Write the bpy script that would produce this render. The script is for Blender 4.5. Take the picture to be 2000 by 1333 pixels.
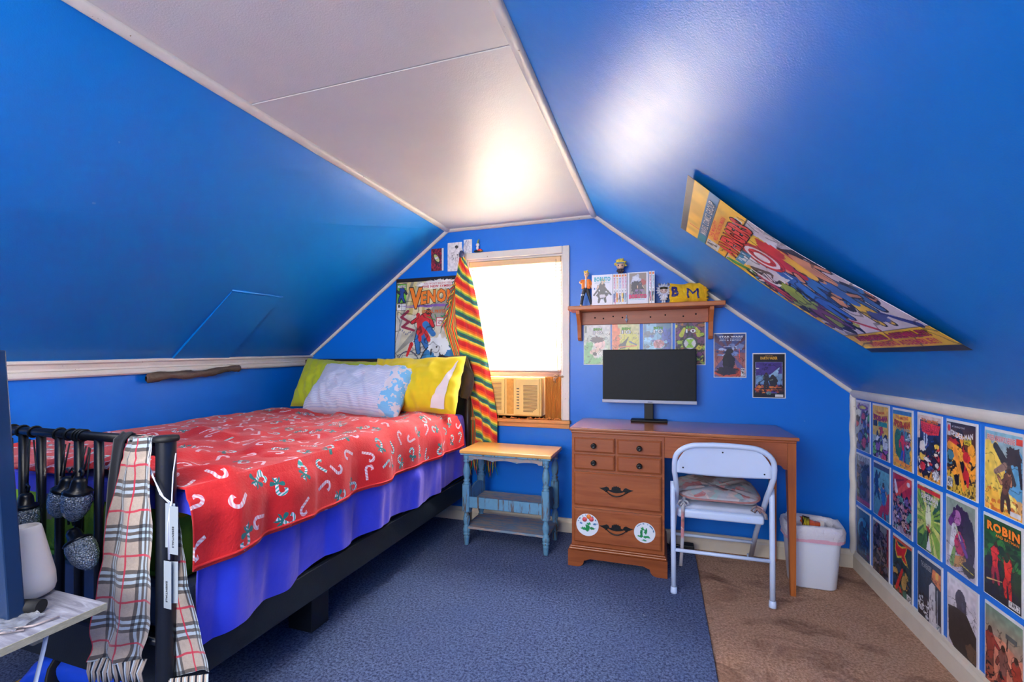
import bpy, bmesh, math, random
import numpy as np
from mathutils import Vector, Matrix

for o in list(bpy.data.objects): bpy.data.objects.remove(o)
SC = bpy.context.scene
COL = SC.collection
H = 1.12                      # eye height
YB = 2.92                     # back wall
XL, XR = -2.645, 1.005        # knee walls
PI = math.pi

# ------------------------------------------------------------------ camera
cam = bpy.data.cameras.new('camera'); co = bpy.data.objects.new('camera', cam); COL.objects.link(co)
co.location = (0, 0, H); co.rotation_euler = (PI/2, 0, math.radians(18.14))
cam.sensor_width = 36; cam.lens = 15.93; cam.shift_y = 0.01975; cam.clip_start = 0.02
SC.camera = co
# ------------------------------------------------------------------ world, light, exposure
w = bpy.data.worlds.new('sky'); SC.world = w; w.use_nodes = True
bg = w.node_tree.nodes['Background']; bg.inputs[0].default_value = (0.9, 0.95, 1.0, 1); bg.inputs[1].default_value = 1.2
def area(name, loc, target, sx, sy, power, col):
    l = bpy.data.lights.new(name, 'AREA'); l.shape = 'RECTANGLE'; l.size = sx; l.size_y = sy; l.energy = power; l.color = col
    o = bpy.data.objects.new(name, l); COL.objects.link(o); o.location = loc
    o.rotation_euler = (Vector(target)-Vector(loc)).to_track_quat('-Z', 'Y').to_euler()
    return o
area('daylight_outside', (-1.06, 3.13, 1.46), (-1.03, 2.9, 1.42), 0.42, 0.72, 520, (0.96, 0.98, 1.0))
area('fill_light_rear', (-1.0, -1.3, 1.45), (-0.8, 2.0, 0.85), 2.2, 1.0, 62, (1.0, 0.97, 0.95))  # added fill behind the camera, not a known lamp
area('fill_light_overhead', (-0.9, 0.2, 2.03), (-0.9, 0.35, 0), 0.9, 1.6, 22, (1.0, 0.96, 0.92))  # added overhead fill to even out the room, no fixture seen
vs = SC.view_settings; vs.view_transform = 'Standard'; vs.look = 'None'; vs.gamma = 1.0; vs.use_curve_mapping = False
vs.exposure = 0.6
SC.cycles.max_bounces = 10; SC.cycles.diffuse_bounces = 6

# ------------------------------------------------------------------ helpers
def S(r, g=None, b=None):
    if g is None: g = b = r
    f = lambda c: (c/255/12.92) if c/255 <= 0.04045 else ((c/255+0.055)/1.055)**2.4
    return (f(r), f(g), f(b))
def A4(c): return (c[0], c[1], c[2], 1.0)

def hash2(ix, iy, seed):
    n = (ix.astype(np.int64)*374761393 + iy.astype(np.int64)*668265263 + seed*1442695041) & 0xffffffff
    n = ((n ^ (n >> 13))*1274126177) & 0xffffffff
    return ((n ^ (n >> 16)) & 0xffff)/65535.0
def vnoise(x, y, seed=0):
    x = np.asarray(x, float); y = np.asarray(y, float)
    ix = np.floor(x); iy = np.floor(y); fx = x-ix; fy = y-iy
    fx = fx*fx*(3-2*fx); fy = fy*fy*(3-2*fy)
    a = hash2(ix, iy, seed); b = hash2(ix+1, iy, seed); c = hash2(ix, iy+1, seed); d = hash2(ix+1, iy+1, seed)
    return (a*(1-fx)+b*fx)*(1-fy)+(c*(1-fx)+d*fx)*fy
def fbm(x, y, seed=0, o=3):
    t = 0; a = 0.5
    for k in range(o):
        t = t + a*(vnoise(x*2**k, y*2**k, seed+k*17)-0.5)*2; a *= 0.5
    return t

class NT:
    """small wrapper for node building"""
    def __init__(s, name):
        s.m = bpy.data.materials.new(name); s.m.use_nodes = True; s.t = s.m.node_tree
        s.b = s.t.nodes['Principled BSDF']; s.out = s.t.nodes['Material Output']
    def n(s, typ, **kw):
        x = s.t.nodes.new(typ)
        for k, v in kw.items(): setattr(x, k, v)
        return x
    def l(s, a, b): s.t.links.new(a, b)
    def put(s, sock, v):
        if isinstance(v, bpy.types.NodeSocket): s.l(v, sock)
        else: sock.default_value = v
    def math(s, op, a, b=0.0, c=None):
        x = s.n('ShaderNodeMath', operation=op); s.put(x.inputs[0], a); s.put(x.inputs[1], b)
        if c is not None: s.put(x.inputs[2], c)
        return x.outputs[0]
    def mix(s, f, a, b):
        x = s.n('ShaderNodeMix', data_type='RGBA'); s.put(x.inputs[0], f)
        s.put(x.inputs[6], a if isinstance(a, bpy.types.NodeSocket) else A4(a)); s.put(x.inputs[7], b if isinstance(b, bpy.types.NodeSocket) else A4(b))
        return x.outputs[2]
    def ramp(s, f, stops, interp='LINEAR'):
        x = s.n('ShaderNodeValToRGB'); x.color_ramp.interpolation = interp; s.put(x.inputs[0], f)
        e = x.color_ramp.elements
        e[0].position = stops[0][0]; e[0].color = A4(stops[0][1]); e[1].position = stops[1][0]; e[1].color = A4(stops[1][1])
        for p, c in stops[2:]:
            k = e.new(p); k.color = A4(c)
        return x.outputs[0]
    def noise(s, scale, detail=3, rough=0.55, vec=None, dist=0.0):
        x = s.n('ShaderNodeTexNoise'); x.inputs['Scale'].default_value = scale; x.inputs['Detail'].default_value = detail
        x.inputs['Roughness'].default_value = rough; x.inputs['Distortion'].default_value = dist
        s.l(vec if vec is not None else s.obj(), x.inputs['Vector']); return x.outputs['Fac']
    def obj(s, scale=None):
        if not hasattr(s, '_o'): s._o = s.n('ShaderNodeNewGeometry').outputs['Position']
        if scale is None: return s._o
        m = s.n('ShaderNodeMapping'); m.inputs['Scale'].default_value = scale; s.l(s._o, m.inputs[0]); return m.outputs[0]
    def bump(s, h, strength=0.3, dist=0.01):
        x = s.n('ShaderNodeBump'); x.inputs['Strength'].default_value = strength; x.inputs['Distance'].default_value = dist
        s.l(h, x.inputs['Height']); s.l(x.outputs[0], s.b.inputs['Normal']); return x
    def set(s, **kw):
        for k, v in kw.items():
            k = {'base': 'Base Color', 'rough': 'Roughness', 'metal': 'Metallic', 'spec': 'Specular IOR Level', 'coat': 'Coat Weight', 'coatr': 'Coat Roughness',
                 'sheen': 'Sheen Weight', 'trans': 'Transmission Weight', 'alpha': 'Alpha', 'em': 'Emission Color', 'ems': 'Emission Strength'}[k]
            if isinstance(v, tuple) and len(v) == 3: v = A4(v)
            s.put(s.b.inputs[k], v)
        return s.m

def paint(name, c, rough=0.5, var=0.08, scale=6, bscale=120, bstr=0.1, **kw):
    t = NT(name); f = t.noise(scale, 4)
    lo = tuple(x*(1-var) for x in c); hi = tuple(min(1, x*(1+var)+var*0.01) for x in c)
    t.set(base=t.mix(f, lo, hi), rough=rough, **kw); t.bump(t.noise(bscale, 2), bstr, 0.003); return t.m
def cloth(name, c, rough=0.9, var=0.15, sheen=0.2, bscale=600):
    return paint(name, c, rough, var, 9, bscale, 0.25, sheen=sheen)
def wood(name, c1, c2, axis='X', rough=0.35, scale=1.0, coat=0.0):
    t = NT(name)
    sc = {'X': (2, 26, 26), 'Y': (26, 2, 26), 'Z': (26, 26, 2)}[axis]
    f = t.noise(scale*1.6, 6, 0.65, t.obj(sc), 0.6); g = t.noise(3, 2)
    c = t.mix(g, t.ramp(f, [(0.3, c1), (0.7, c2)]), c1)
    t.set(base=c, rough=rough, coat=coat); t.bump(f, 0.12, 0.002); return t.m

class MB:
    def __init__(s): s.bm = bmesh.new()
    def box(s, x0, x1, y0, y1, z0, z1, b=0.0, seg=2, mi=0, rot=None):
        r = bmesh.ops.create_cube(s.bm, size=1); vs = r['verts']
        for v in vs: v.co = Vector(((x0+x1)/2+v.co.x*(x1-x0), (y0+y1)/2+v.co.y*(y1-y0), (z0+z1)/2+v.co.z*(z1-z0)))
        fs = {f for v in vs for f in v.link_faces}
        if b > 0:
            es = list({e for v in vs for e in v.link_edges})
            rr = bmesh.ops.bevel(s.bm, geom=es, offset=b, segments=seg, profile=0.5, affect='EDGES')
            fs = {f for f in rr['faces']} | {f for f in fs if f.is_valid}
            vs = list({v for f in fs for v in f.verts})
        for f in fs: f.material_index = mi
        if rot is not None:
            for v in vs: v.co = rot @ v.co
        return vs
    def prism(s, pts, axis, a, b, mi=0, smooth=False):
        """polygon pts (2d) extruded along axis from a to b"""
        def P(p, t):
            return {'x': (t, p[0], p[1]), 'y': (p[0], t, p[1]), 'z': (p[0], p[1], t)}[axis]
        v0 = [s.bm.verts.new(P(p, a)) for p in pts]; v1 = [s.bm.verts.new(P(p, b)) for p in pts]
        n = len(pts); fs = [s.bm.faces.new(v0), s.bm.faces.new(v1[::-1])]
        for i in range(n):
            f = s.bm.faces.new((v0[i], v1[i], v1[(i+1) % n], v0[(i+1) % n])); f.smooth = smooth; fs.append(f)
        for f in fs: f.material_index = mi
        return v0+v1
    def tube(s, pts, r, n=10, mi=0, caps=True, closed=False, flat=None):
        pts = [Vector(p) for p in pts]; rings = []
        N = len(pts); up = None
        for i, p in enumerate(pts):
            if closed: d = pts[(i+1) % N]-pts[i-1]
            else: d = pts[min(i+1, N-1)]-pts[max(i-1, 0)]
            if d.length < 1e-9: d = Vector((0, 0, 1))
            d.normalize()
            if up is None:
                up = Vector((0, 0, 1)) if abs(d.z) < 0.9 else Vector((0, 1, 0))
            u = (up - d*up.dot(d))
            if u.length < 1e-6: u = d.orthogonal()
            u.normalize(); up = u; v = d.cross(u)
            rr = r[i] if hasattr(r, '__len__') else r
            r2 = rr if flat is None else flat
            rings.append([s.bm.verts.new(p+u*math.cos(2*PI*k/n)*rr+v*math.sin(2*PI*k/n)*r2) for k in range(n)])
        rng = range(N if closed else N-1)
        for i in rng:
            A, B = rings[i], rings[(i+1) % N]
            for k in range(n):
                f = s.bm.faces.new((A[k], B[k], B[(k+1) % n], A[(k+1) % n])); f.smooth = True; f.material_index = mi
        if caps and not closed:
            for R in (rings[0][::-1], rings[-1]):
                f = s.bm.faces.new(R); f.material_index = mi
    def lathe(s, prof, c, n=20, mi=0, M=None, caps=True):
        """prof [(r,z)...] around Z at c (or matrix M)"""
        rings = []
        for r, z in prof:
            ring = []
            for k in range(n):
                p = Vector((r*math.cos(2*PI*k/n), r*math.sin(2*PI*k/n), z))
                p = (M @ p) if M is not None else p+Vector(c)
                ring.append(s.bm.verts.new(p))
            rings.append(ring)
        for A, B in zip(rings, rings[1:]):
            for k in range(n):
                f = s.bm.faces.new((A[k], A[(k+1) % n], B[(k+1) % n], B[k])); f.smooth = True; f.material_index = mi
        if caps:
            for R in (rings[0][::-1], rings[-1]):
                f = s.bm.faces.new(R); f.material_index = mi
    def ball(s, c, rx, ry=None, rz=None, seg=14, mi=0, M=None):
        ry = ry or rx; rz = rz or rx
        r = bmesh.ops.create_uvsphere(s.bm, u_segments=seg, v_segments=max(6, seg*2//3), radius=1)
        for v in r['verts']:
            p = Vector((v.co.x*rx, v.co.y*ry, v.co.z*rz))
            if M is not None: p = M @ p
            v.co = p+Vector(c)
        for f in {f for v in r['verts'] for f in v.link_faces}: f.smooth = True; f.material_index = mi
        return r['verts']
    def build(s, name, mats, parent=None, origin=None, normals=True):
        me = bpy.data.meshes.new(name)
        if normals: bmesh.ops.recalc_face_normals(s.bm, faces=s.bm.faces[:])
        s.bm.to_mesh(me); s.bm.free()
        return link(name, me, mats, parent, origin)

def wloc(o):
    v = Vector((0, 0, 0))
    while o is not None: v += Vector(o.location); o = o.parent
    return v
def link(name, me, mats, parent=None, origin=None):
    if not isinstance(mats, (list, tuple)): mats = [mats]
    for m in mats: me.materials.append(m)
    o = bpy.data.objects.new(name, me); COL.objects.link(o)
    n = len(me.vertices); a = np.empty(n*3, np.float32); me.vertices.foreach_get('co', a); a = a.reshape(-1, 3)
    if parent is not None:
        o.parent = parent; off = np.array(wloc(parent))
    else:
        if origin is None:
            mn, mx = a.min(0), a.max(0); origin = ((mn[0]+mx[0])/2, (mn[1]+mx[1])/2, mn[2])
        off = np.array(origin, float); o.location = origin
    me.vertices.foreach_set('co', (a-off).astype(np.float32).ravel()); me.update()
    return o
def thing(name, loc, label, cat, group=None):
    o = bpy.data.objects.new(name, None); COL.objects.link(o); o.location = loc; o.empty_display_size = 0.05
    return tag(o, label, cat, group)
def tag(o, label, cat, group=None):
    o['label'] = label; o['category'] = cat
    if group: o['group'] = group
    return o
def atY(px, py, Y):
    r = (px-1000)/885; u = (706-py)/885; sn, cs = math.sin(math.radians(18.14)), math.cos(math.radians(18.14)); t = Y/(cs+sn*r)
    return Vector(((-sn+cs*r)*t, Y, H+u*t))
def struct(o): o['kind'] = 'structure'; return o
def gridmesh(name, P, mats, parent=None, uv=None, col=None, smooth=True, origin=None, wrap=False, solid=0.0):
    """P: (m,n,3) array"""
    m, n = P.shape[:2]
    me = bpy.data.meshes.new(name)
    idx = np.arange(m*n).reshape(m, n)
    if wrap: q = np.stack([idx, np.roll(idx, -1, 1)], 0); a = q[0][:-1]; b = q[1][:-1]; c = q[1][1:]; d = q[0][1:]
    else: a, b, c, d = idx[:-1, :-1], idx[:-1, 1:], idx[1:, 1:], idx[1:, :-1]
    F = np.stack([a, b, c, d], -1).reshape(-1, 4)
    me.vertices.add(m*n); me.vertices.foreach_set('co', P.astype(np.float32).ravel())
    me.loops.add(F.size); me.loops.foreach_set('vertex_index', F.ravel().astype(np.int32))
    me.polygons.add(len(F)); me.polygons.foreach_set('loop_start', (np.arange(len(F))*4).astype(np.int32))
    me.polygons.foreach_set('use_smooth', np.full(len(F), smooth))
    me.update(calc_edges=True)
    if uv is not None:
        l = me.uv_layers.new(name='UVMap'); l.data.foreach_set('uv', uv.reshape(-1, 2)[F.ravel()].astype(np.float32).ravel())
    if col is not None:
        ca = me.color_attributes.new('Col', 'FLOAT_COLOR', 'POINT')
        c4 = np.ones((m*n, 4), np.float32); c4[:, :3] = col.reshape(-1, 3); ca.data.foreach_set('color', c4.ravel())
    o = link(name, me, mats, parent, origin)
    if solid:
        md = o.modifiers.new('Solidify', 'SOLIDIFY'); md.thickness = solid; md.offset = -1
    return o
def dupe(o, loc, parent):
    c = o.copy(); COL.objects.link(c); c.parent = parent; c.location = loc; return c

# ------------------------------------------------------------------ materials
def wallpaint(name, c):
    t = NT(name); f = t.noise(1.3, 3); g = t.noise(14, 4)
    base = t.mix(f, tuple(x*0.94 for x in c), tuple(x*1.05 for x in c))
    spots = t.math('GREATER_THAN', t.noise(30, 2, 0.5), 0.79)
    base = t.mix(t.math('MULTIPLY', spots, 0.35), base, (0.25, 0.4, 0.7))
    t.set(base=base, rough=t.math('MULTIPLY_ADD', g, 0.10, 0.29), spec=0.42)
    h = t.math('ADD', t.noise(260, 2), t.math('MULTIPLY', t.noise(7, 3), 2.5))
    t.bump(h, 0.22, 0.0022); return t.m
BLUE = S(0, 112, 216)
M_wall = wallpaint('blue_wall_paint', BLUE)
M_slope = wallpaint('blue_gloss_paint', S(0, 116, 200))
def ceilpaint():
    t = NT('white_ceiling_paint'); f = t.noise(2.2, 4)
    t.set(base=t.mix(f, S(196, 194, 192), S(212, 210, 208)), rough=0.40, spec=0.75)
    h = t.math('ADD', t.noise(200, 2), t.math('MULTIPLY', t.noise(6, 3), 3)); t.bump(h, 0.25, 0.0025); return t.m
M_ceil = ceilpaint()
def trimpaint():
    t = NT('chipped_white_trim_paint'); chip = t.math('GREATER_THAN', t.noise(45, 5, 0.6), 0.70)
    f = t.noise(9, 4)
    t.set(base=t.mix(chip, t.mix(f, S(205, 200, 188), S(232, 228, 220)), S(150, 128, 100)), rough=0.4)
    t.bump(t.noise(60, 4), 0.3, 0.004); return t.m
M_trim = trimpaint()
M_base = paint('cream_baseboard_paint', S(214, 205, 186), 0.45, 0.12, 12)
def carpet(name, c1, c2, c3, patch=2.0, dirt=None):
    t = NT(name); f = t.noise(105, 4, 0.8); g = t.noise(patch, 4, 0.6); k = t.noise(75, 3)
    base = t.ramp(f, [(0.40, c1), (0.60, c2)])
    base = t.mix(t.math('MULTIPLY', t.math('SUBTRACT', g, 0.35), 1.2), base, c3)
    base = t.mix(t.math('MULTIPLY', k, 0.22), base, tuple(x*0.55 for x in c1))
    if dirt: base = t.mix(t.ramp(t.noise(3.3, 5, 0.65, t.obj((1, 1.4, 1)), 1.2), [(0.5, (0, 0, 0)), (0.68, (0.8, 0.8, 0.8))]), base, dirt)
    fl = t.math('GREATER_THAN', t.noise(38, 2, 0.6), 0.775)
    base = t.mix(t.math('MULTIPLY', fl, 0.8), base, S(170, 180, 205))
    t.set(base=base, rough=1.0, spec=0.1, sheen=0.1)
    t.bump(t.math('ADD', t.noise(420, 3, 0.8), t.math('MULTIPLY', t.noise(60, 2), 1.2)), 0.9, 0.008); return t.m
M_cblue = carpet('blue_cut_pile', S(24, 44, 88), S(132, 152, 200), S(74, 96, 148))
M_cbrown = carpet('brown_cut_pile', S(176, 122, 90), S(248, 204, 170), S(222, 172, 136), 2.5, S(110, 66, 44))
M_black = paint('black_metal_paint', S(20, 24, 32), 0.32, 0.2, 20, 90, 0.08)
M_blackm = paint('matte_black', S(16, 18, 20), 0.6, 0.2, 20)
M_white = paint('white_plastic', S(226, 228, 232), 0.4, 0.03)
M_screen = paint('screen_black', S(20, 26, 30), 0.55, 0.25, 60, 10, 0.0, spec=0.25)
M_silver = paint('silver_plastic', S(170, 180, 200), 0.3, 0.04)
def printmat(name, coat):
    t = NT(name); a = t.n('ShaderNodeAttribute'); a.attribute_name = 'Col'
    t.set(base=a.outputs['Color'], rough=0.42, coat=coat, coatr=0.12); t.bump(t.noise(18, 2), 0.25, 0.004); return t.m
M_print = printmat('printed_cover', 0.35)
M_poster = printmat('printed_poster', 0.05)
_flat = {}
def flat(c, rough=0.45):
    k = tuple(c)
    if k not in _flat:
        _flat[k] = paint('ink_%d_%d_%d' % tuple(int(round(x*255)) for x in c), S(*c), rough, 0.02, 5, 30, 0.0)
    return _flat[k]
WOOD1, WOOD2 = S(142, 74, 38), S(188, 112, 64)
M_desk = wood('maple_stain_x', WOOD1, WOOD2, 'X', 0.33)
M_deskz = wood('maple_stain_z', S(150, 80, 34), S(196, 116, 58), 'Z', 0.33)
M_desktop = wood('worn_desk_top', S(140, 76, 42), S(200, 134, 88), 'X', 0.22, 1.0, 0.3)
M_shelf = wood('pine_shelf', S(176, 98, 52), S(206, 132, 82), 'X', 0.4)
M_bronze = paint('dark_bronze', S(42, 44, 44), 0.35, 0.3, 60, metal=0.6)
M_hole = paint('dark_gap', S(10, 10, 12), 0.9, 0.0)

# ------------------------------------------------------------------ room shell
def zl(y): return 1.156-(2.92-y)*0.0275          # top of the left knee wall sinks a little towards the camera
Y0 = -1.8
ZC = 2.055; XC0, XC1 = -1.436, -0.398; ZR = 0.95
def quad(name, pts, mat, thick=0.0):
    m = MB(); m.bm.faces.new([m.bm.verts.new(p) for p in pts]); o = m.build(name, mat, normals=False)
    return o
def slab(name, pts, out, t, mat):
    """quad pts with outward thickness"""
    m = MB(); out = Vector(out).normalized()*t
    a = [m.bm.verts.new(p) for p in pts]; b = [m.bm.verts.new(Vector(p)+out) for p in pts]
    m.bm.faces.new(a); m.bm.faces.new(b[::-1])
    for i in range(4): m.bm.faces.new((a[i], b[i], b[(i+1) % 4], a[(i+1) % 4]))
    return struct(m.build(name, mat))
slab('floor', [(XL, Y0, 0), (XR, Y0, 0), (XR, YB, 0), (XL, YB, 0)], (0, 0, -1), 0.1, M_cbrown)
slab('wall_left', [(XL, Y0, 0), (XL, YB, 0), (XL, YB, zl(YB)), (XL, Y0, zl(Y0))], (-1, 0, 0), 0.1, M_wall)
slab('wall_right', [(XR, Y0, 0), (XR, YB, 0), (XR, YB, ZR), (XR, Y0, ZR)], (1, 0, 0), 0.1, M_wall)
slab('wall_upper_left', [(XL, Y0, zl(Y0)), (XL, YB, zl(YB)), (XC0, YB, ZC), (XC0, Y0, ZC)], (-0.6, 0, 0.8), 0.1, M_slope)
slab('wall_upper_right', [(XR, Y0, ZR), (XR, YB, ZR), (XC1, YB, ZC), (XC1, Y0, ZC)], (0.62, 0, 0.78), 0.1, M_slope)
ceil = slab('ceiling', [(XC0, Y0, ZC+0.008), (XC1, Y0, ZC+0.008), (XC1, YB, ZC+0.008), (XC0, YB, ZC+0.008)], (0, 0, 1), 0.1, M_ceil)
m = MB(); m.box(XC0, XC1, Y0, 1.268, ZC, ZC+0.0079); m.build('ceiling_panel', M_ceil, ceil)
m = MB(); m.box(XC0, XC1, 1.272, YB, ZC-0.002, ZC+0.0079); m.build('ceiling_panel', M_ceil, ceil)
# back wall with the window opening
WX0, WX1, WZ0, WZ1 = -1.285, -0.605, 0.735, 1.825
def zt(x):
    if x < XC0: return zl(YB)+(x-XL)/(XC0-XL)*(ZC-zl(YB))
    if x > XC1: return ZR+(XR-x)/(XR-XC1)*(ZC-ZR)
    return ZC
m = MB()
for pts in ([(XL, 0), (WX0, 0), (WX0, ZC), (XC0, ZC), (XL, zl(YB))], [(WX0, 0), (WX1, 0), (WX1, WZ0), (WX0, WZ0)], [(WX0, WZ1), (WX1, WZ1), (WX1, ZC), (WX0, ZC)],
            [(WX1, 0), (XR, 0), (XR, ZR), (XC1, ZC), (WX1, ZC)]):
    m.prism(pts, 'y', YB, YB+0.12)
struct(m.build('wall_back', M_wall))
m = MB(); m.prism([(XL, 0), (XR, 0), (XR, ZR), (XC1, ZC), (XC0, ZC), (XL, zl(Y0))], 'y', Y0-0.1, Y0); struct(m.build('wall_front', M_wall))

# trims
def strip(name, a, b, w, h, nrm, mat=M_trim, seed=0, wob=0.002, n=60):
    """half-round moulding from a to b, w wide, h proud along nrm"""
    a = Vector(a); b = Vector(b); d = (b-a).normalized(); nrm = Vector(nrm); nrm = (nrm-d*nrm.dot(d)).normalized(); s = d.cross(nrm)
    prof = [(-0.5, 0.0), (-0.47, 0.5), (-0.34, 0.85), (-0.12, 1.0), (0.12, 1.0), (0.34, 0.85), (0.47, 0.5), (0.5, 0.0)]
    P = np.zeros((n, len(prof), 3))
    for i in range(n):
        t = i/(n-1); p = a.lerp(b, t)
        j = float(fbm(np.array(t*14.0), np.array(seed*3.7), seed))*wob
        for k, (u, v) in enumerate(prof):
            P[i, k] = p+s*(u*w+j)+nrm*(v*h+j*0.5)
    return struct(gridmesh(name, P, mat))
strip('trim_ceiling_left', (XC0+0.004, Y0, ZC-0.004), (XC0+0.004, YB, ZC-0.004), 0.042, 0.014, (0.3, 0, -1), seed=1)
strip('trim_ceiling_right', (XC1-0.004, Y0, ZC-0.004), (XC1-0.004, YB, ZC-0.004), 0.042, 0.014, (-0.3, 0, -1), seed=2)
strip('trim_ceiling_back', (XC0, YB-0.006, ZC-0.006), (XC1, YB-0.006, ZC-0.006), 0.032, 0.012, (0, -1, -1), seed=3)
strip('trim_gable_left', (XL, YB-0.004, zl(YB)), (XC0, YB-0.004, ZC-0.006), 0.030, 0.014, (0.35, -1, -0.45), seed=4)
strip('trim_gable_right', (XR, YB-0.004, ZR), (XC1, YB-0.004, ZC-0.006), 0.034, 0.014, (-0.35, -1, -0.45), seed=5, wob=0.006)
strip('trim_knee_right', (XR-0.003, YB, ZR-0.004), (XR-0.003, Y0, ZR-0.004), 0.048, 0.022, (-1, 0, -0.25), seed=6)
strip('trim_corner_right', (XR-0.012, YB-0.006, 0.08), (XR-0.012, YB-0.006, ZR), 0.030, 0.012, (-0.7, -1, 0), seed=7, wob=0.006)
# left knee rail: a flat cap, a coved band and a round bead
def railprof():
    n = 50; prof = [(0.0, 0.012), (0.030, 0.012), (0.034, 0.006), (0.034, -0.002), (0.022, -0.010), (0.016, -0.030), (0.020, -0.040), (0.014, -0.044), (0.020, -0.050), (0.026, -0.058), (0.026, -0.068), (0.018, -0.076), (0.0, -0.078)]
    P = np.zeros((n, len(prof), 3))
    for i in range(n):
        y = Y0+(YB-Y0)*i/(n-1); j = float(fbm(np.array(i*0.7), np.array(2.0), 5))*0.002
        for k, (u, v) in enumerate(prof): P[i, k] = (XL+u+j, y, zl(y)+v*0.92+j)
    return P
struct(gridmesh('trim_knee_left', railprof(), M_trim, smooth=False))
def baseb(name, pts, axis, a, b):
    m = MB(); m.prism(pts, axis, a, b); return struct(m.build(name, M_base))
bp = [(0, 0), (0.016, 0), (0.016, 0.070), (0.010, 0.082), (0.007, 0.095), (0, 0.098)]
baseb('baseboard_back', [(YB-u, v) for u, v in bp], 'x', XL, XR)
baseb('baseboard_right', [(XR-u, v) for u, v in bp], 'y', Y0, YB-0.016)
baseb('baseboard_left', [(XL+u, v) for u, v in bp], 'y', Y0, YB-0.016)

# window: casing, jambs, sash, pane
WIN = bpy.data.objects.new('window_1', None); COL.objects.link(WIN); WIN.location = (-0.95, YB, WZ0); struct(WIN)
def casing(x0, x1, z0, z1, seed):
    m = MB(); m.box(x0, x1, YB-0.020, YB, z0, z1, 0.005); return m.build('window_casing', M_trim, WIN)
casing(-1.330, -1.283, WZ0, WZ1+0.047, 1); casing(-0.607, -0.560, WZ0, WZ1+0.047, 2); casing(-1.283, -0.607, WZ1, WZ1+0.047, 3)
M_sillw = wood('bare_sill_wood', S(196, 116, 44), S(242, 196, 128), 'X', 0.5)
M_oldw = wood('orange_brown_wood', S(120, 66, 24), S(226, 160, 66), 'X', 0.6, 2.0)  # wood grain from dark brown to orange
m = MB(); m.box(-1.340, -0.552, YB-0.045, YB+0.11, WZ0-0.022, WZ0, 0.004); m.box(-1.330, -0.560, YB-0.016, YB, WZ0-0.055, WZ0-0.022, 0.003); m.build('window_sill', M_sillw, WIN)
m = MB(); m.box(WX0, WX0+0.012, YB, YB+0.12, WZ0, WZ1); m.box(WX1-0.012, WX1, YB, YB+0.12, WZ0, WZ1); m.box(WX0+0.012, WX1-0.012, YB, YB+0.12, WZ1-0.012, WZ1); m.build('window_frame', M_trim, WIN)
M_sash = wood('sash_wood', S(128, 98, 96), S(196, 160, 140), 'X', 0.5)
m = MB(); m.box(WX0+0.012, WX1-0.012, YB+0.05, YB+0.085, 1.015, 1.052, 0.003); m.box(WX0+0.012, WX1-0.012, YB+0.05, YB+0.085, WZ1-0.05, WZ1-0.012, 0.003)
m.box(WX0+0.012, WX0+0.045, YB+0.05, YB+0.085, 1.052, WZ1-0.05, 0.003); m.box(WX1-0.045, WX1-0.012, YB+0.05, YB+0.085, 1.052, WZ1-0.05, 0.003); m.build('window_sash', M_sash, WIN)
def glass():
    t = NT('window_glass'); t.set(base=(1, 1, 1), rough=0.02, trans=1.0); t.b.inputs['IOR'].default_value = 1.02; return t.m
M_glass = glass()
m = MB(); m.box(WX0+0.045, WX1-0.045, YB+0.066, YB+0.069, 1.052, WZ1-0.05); m.build('pane', M_glass, WIN)

# blind
BL = thing('window_blind', (-0.945, YB+0.02, 1.05), 'cream horizontal slat blind glowing with daylight in the window above the air conditioner', 'blind')
def slatmat():
    t = NT('blind_slat'); t.t.nodes.remove(t.b)
    d = t.n('ShaderNodeBsdfDiffuse'); d.inputs[0].default_value = A4(S(226, 196, 150)); tr = t.n('ShaderNodeBsdfTranslucent'); tr.inputs[0].default_value = A4(S(255, 246, 228))
    mx = t.n('ShaderNodeMixShader'); mx.inputs[0].default_value = 0.62; t.l(d.outputs[0], mx.inputs[1]); t.l(tr.outputs[0], mx.inputs[2]); t.l(mx.outputs[0], t.out.inputs[0]); return t.m
M_slat = slatmat()
m = MB(); m.box(WX0+0.016, WX1-0.016, YB-0.004, YB+0.036, 1.772, 1.810, 0.003); m.build('head_rail', paint('blind_rail', S(222, 186, 140), 0.4, 0.06, 40), BL)
m = MB(); m.box(WX0+0.018, WX1-0.018, YB+0.006, YB+0.028, 1.046, 1.058, 0.003); m.build('bottom_rail', paint('blind_rail_low', S(150, 124, 118), 0.4, 0.05), BL)
first = None; k = 0; z = 1.072
while z < 1.770:
    if first is None:
        a = math.radians(52); n = 6; P = np.zeros((2, n, 3))
        for j in range(n):
            s_ = (j/(n-1)-0.5)*0.025; cv = 0.0016*(1-(2*j/(n-1)-1)**2)
            for i, x in enumerate((WX0+0.018, WX1-0.018)): P[i, j] = (x, YB+0.017+s_*math.cos(a)-cv*math.sin(a), z+s_*math.sin(a)+cv*math.cos(a))
        first = gridmesh('slat', P, M_slat, BL); first.data.materials[0] = M_slat; base0 = Vector(first.location)
    else: dupe(first, base0+Vector((0, 0, z-1.072)), BL)
    z += 0.0205
m = MB(); m.tube([(-0.652, YB-0.006, 1.79), (-0.650, YB-0.008, 1.4), (-0.640, YB-0.01, 1.07), (-0.632, YB-0.012, 1.02)], 0.0022, 6)
m.build('cord', paint('cord_beige', S(170, 150, 120), 0.7), BL)
m = MB(); random.seed(3)
for k in range(7):
    a = random.uniform(0, 6.28); m.tube([(-0.632, YB-0.015, 1.02), (-0.632+0.03*math.cos(a), YB-0.026, 1.015+0.02*math.sin(a)), (-0.632+0.045*math.cos(a+0.4), YB-0.018, 1.005+0.03*math.sin(a+0.5))], [0.003, 0.004, 0.0012], 6)
m.build('cord_knot', paint('knot_tan', S(190, 150, 110), 0.7, 0.3, 60), BL)

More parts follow.
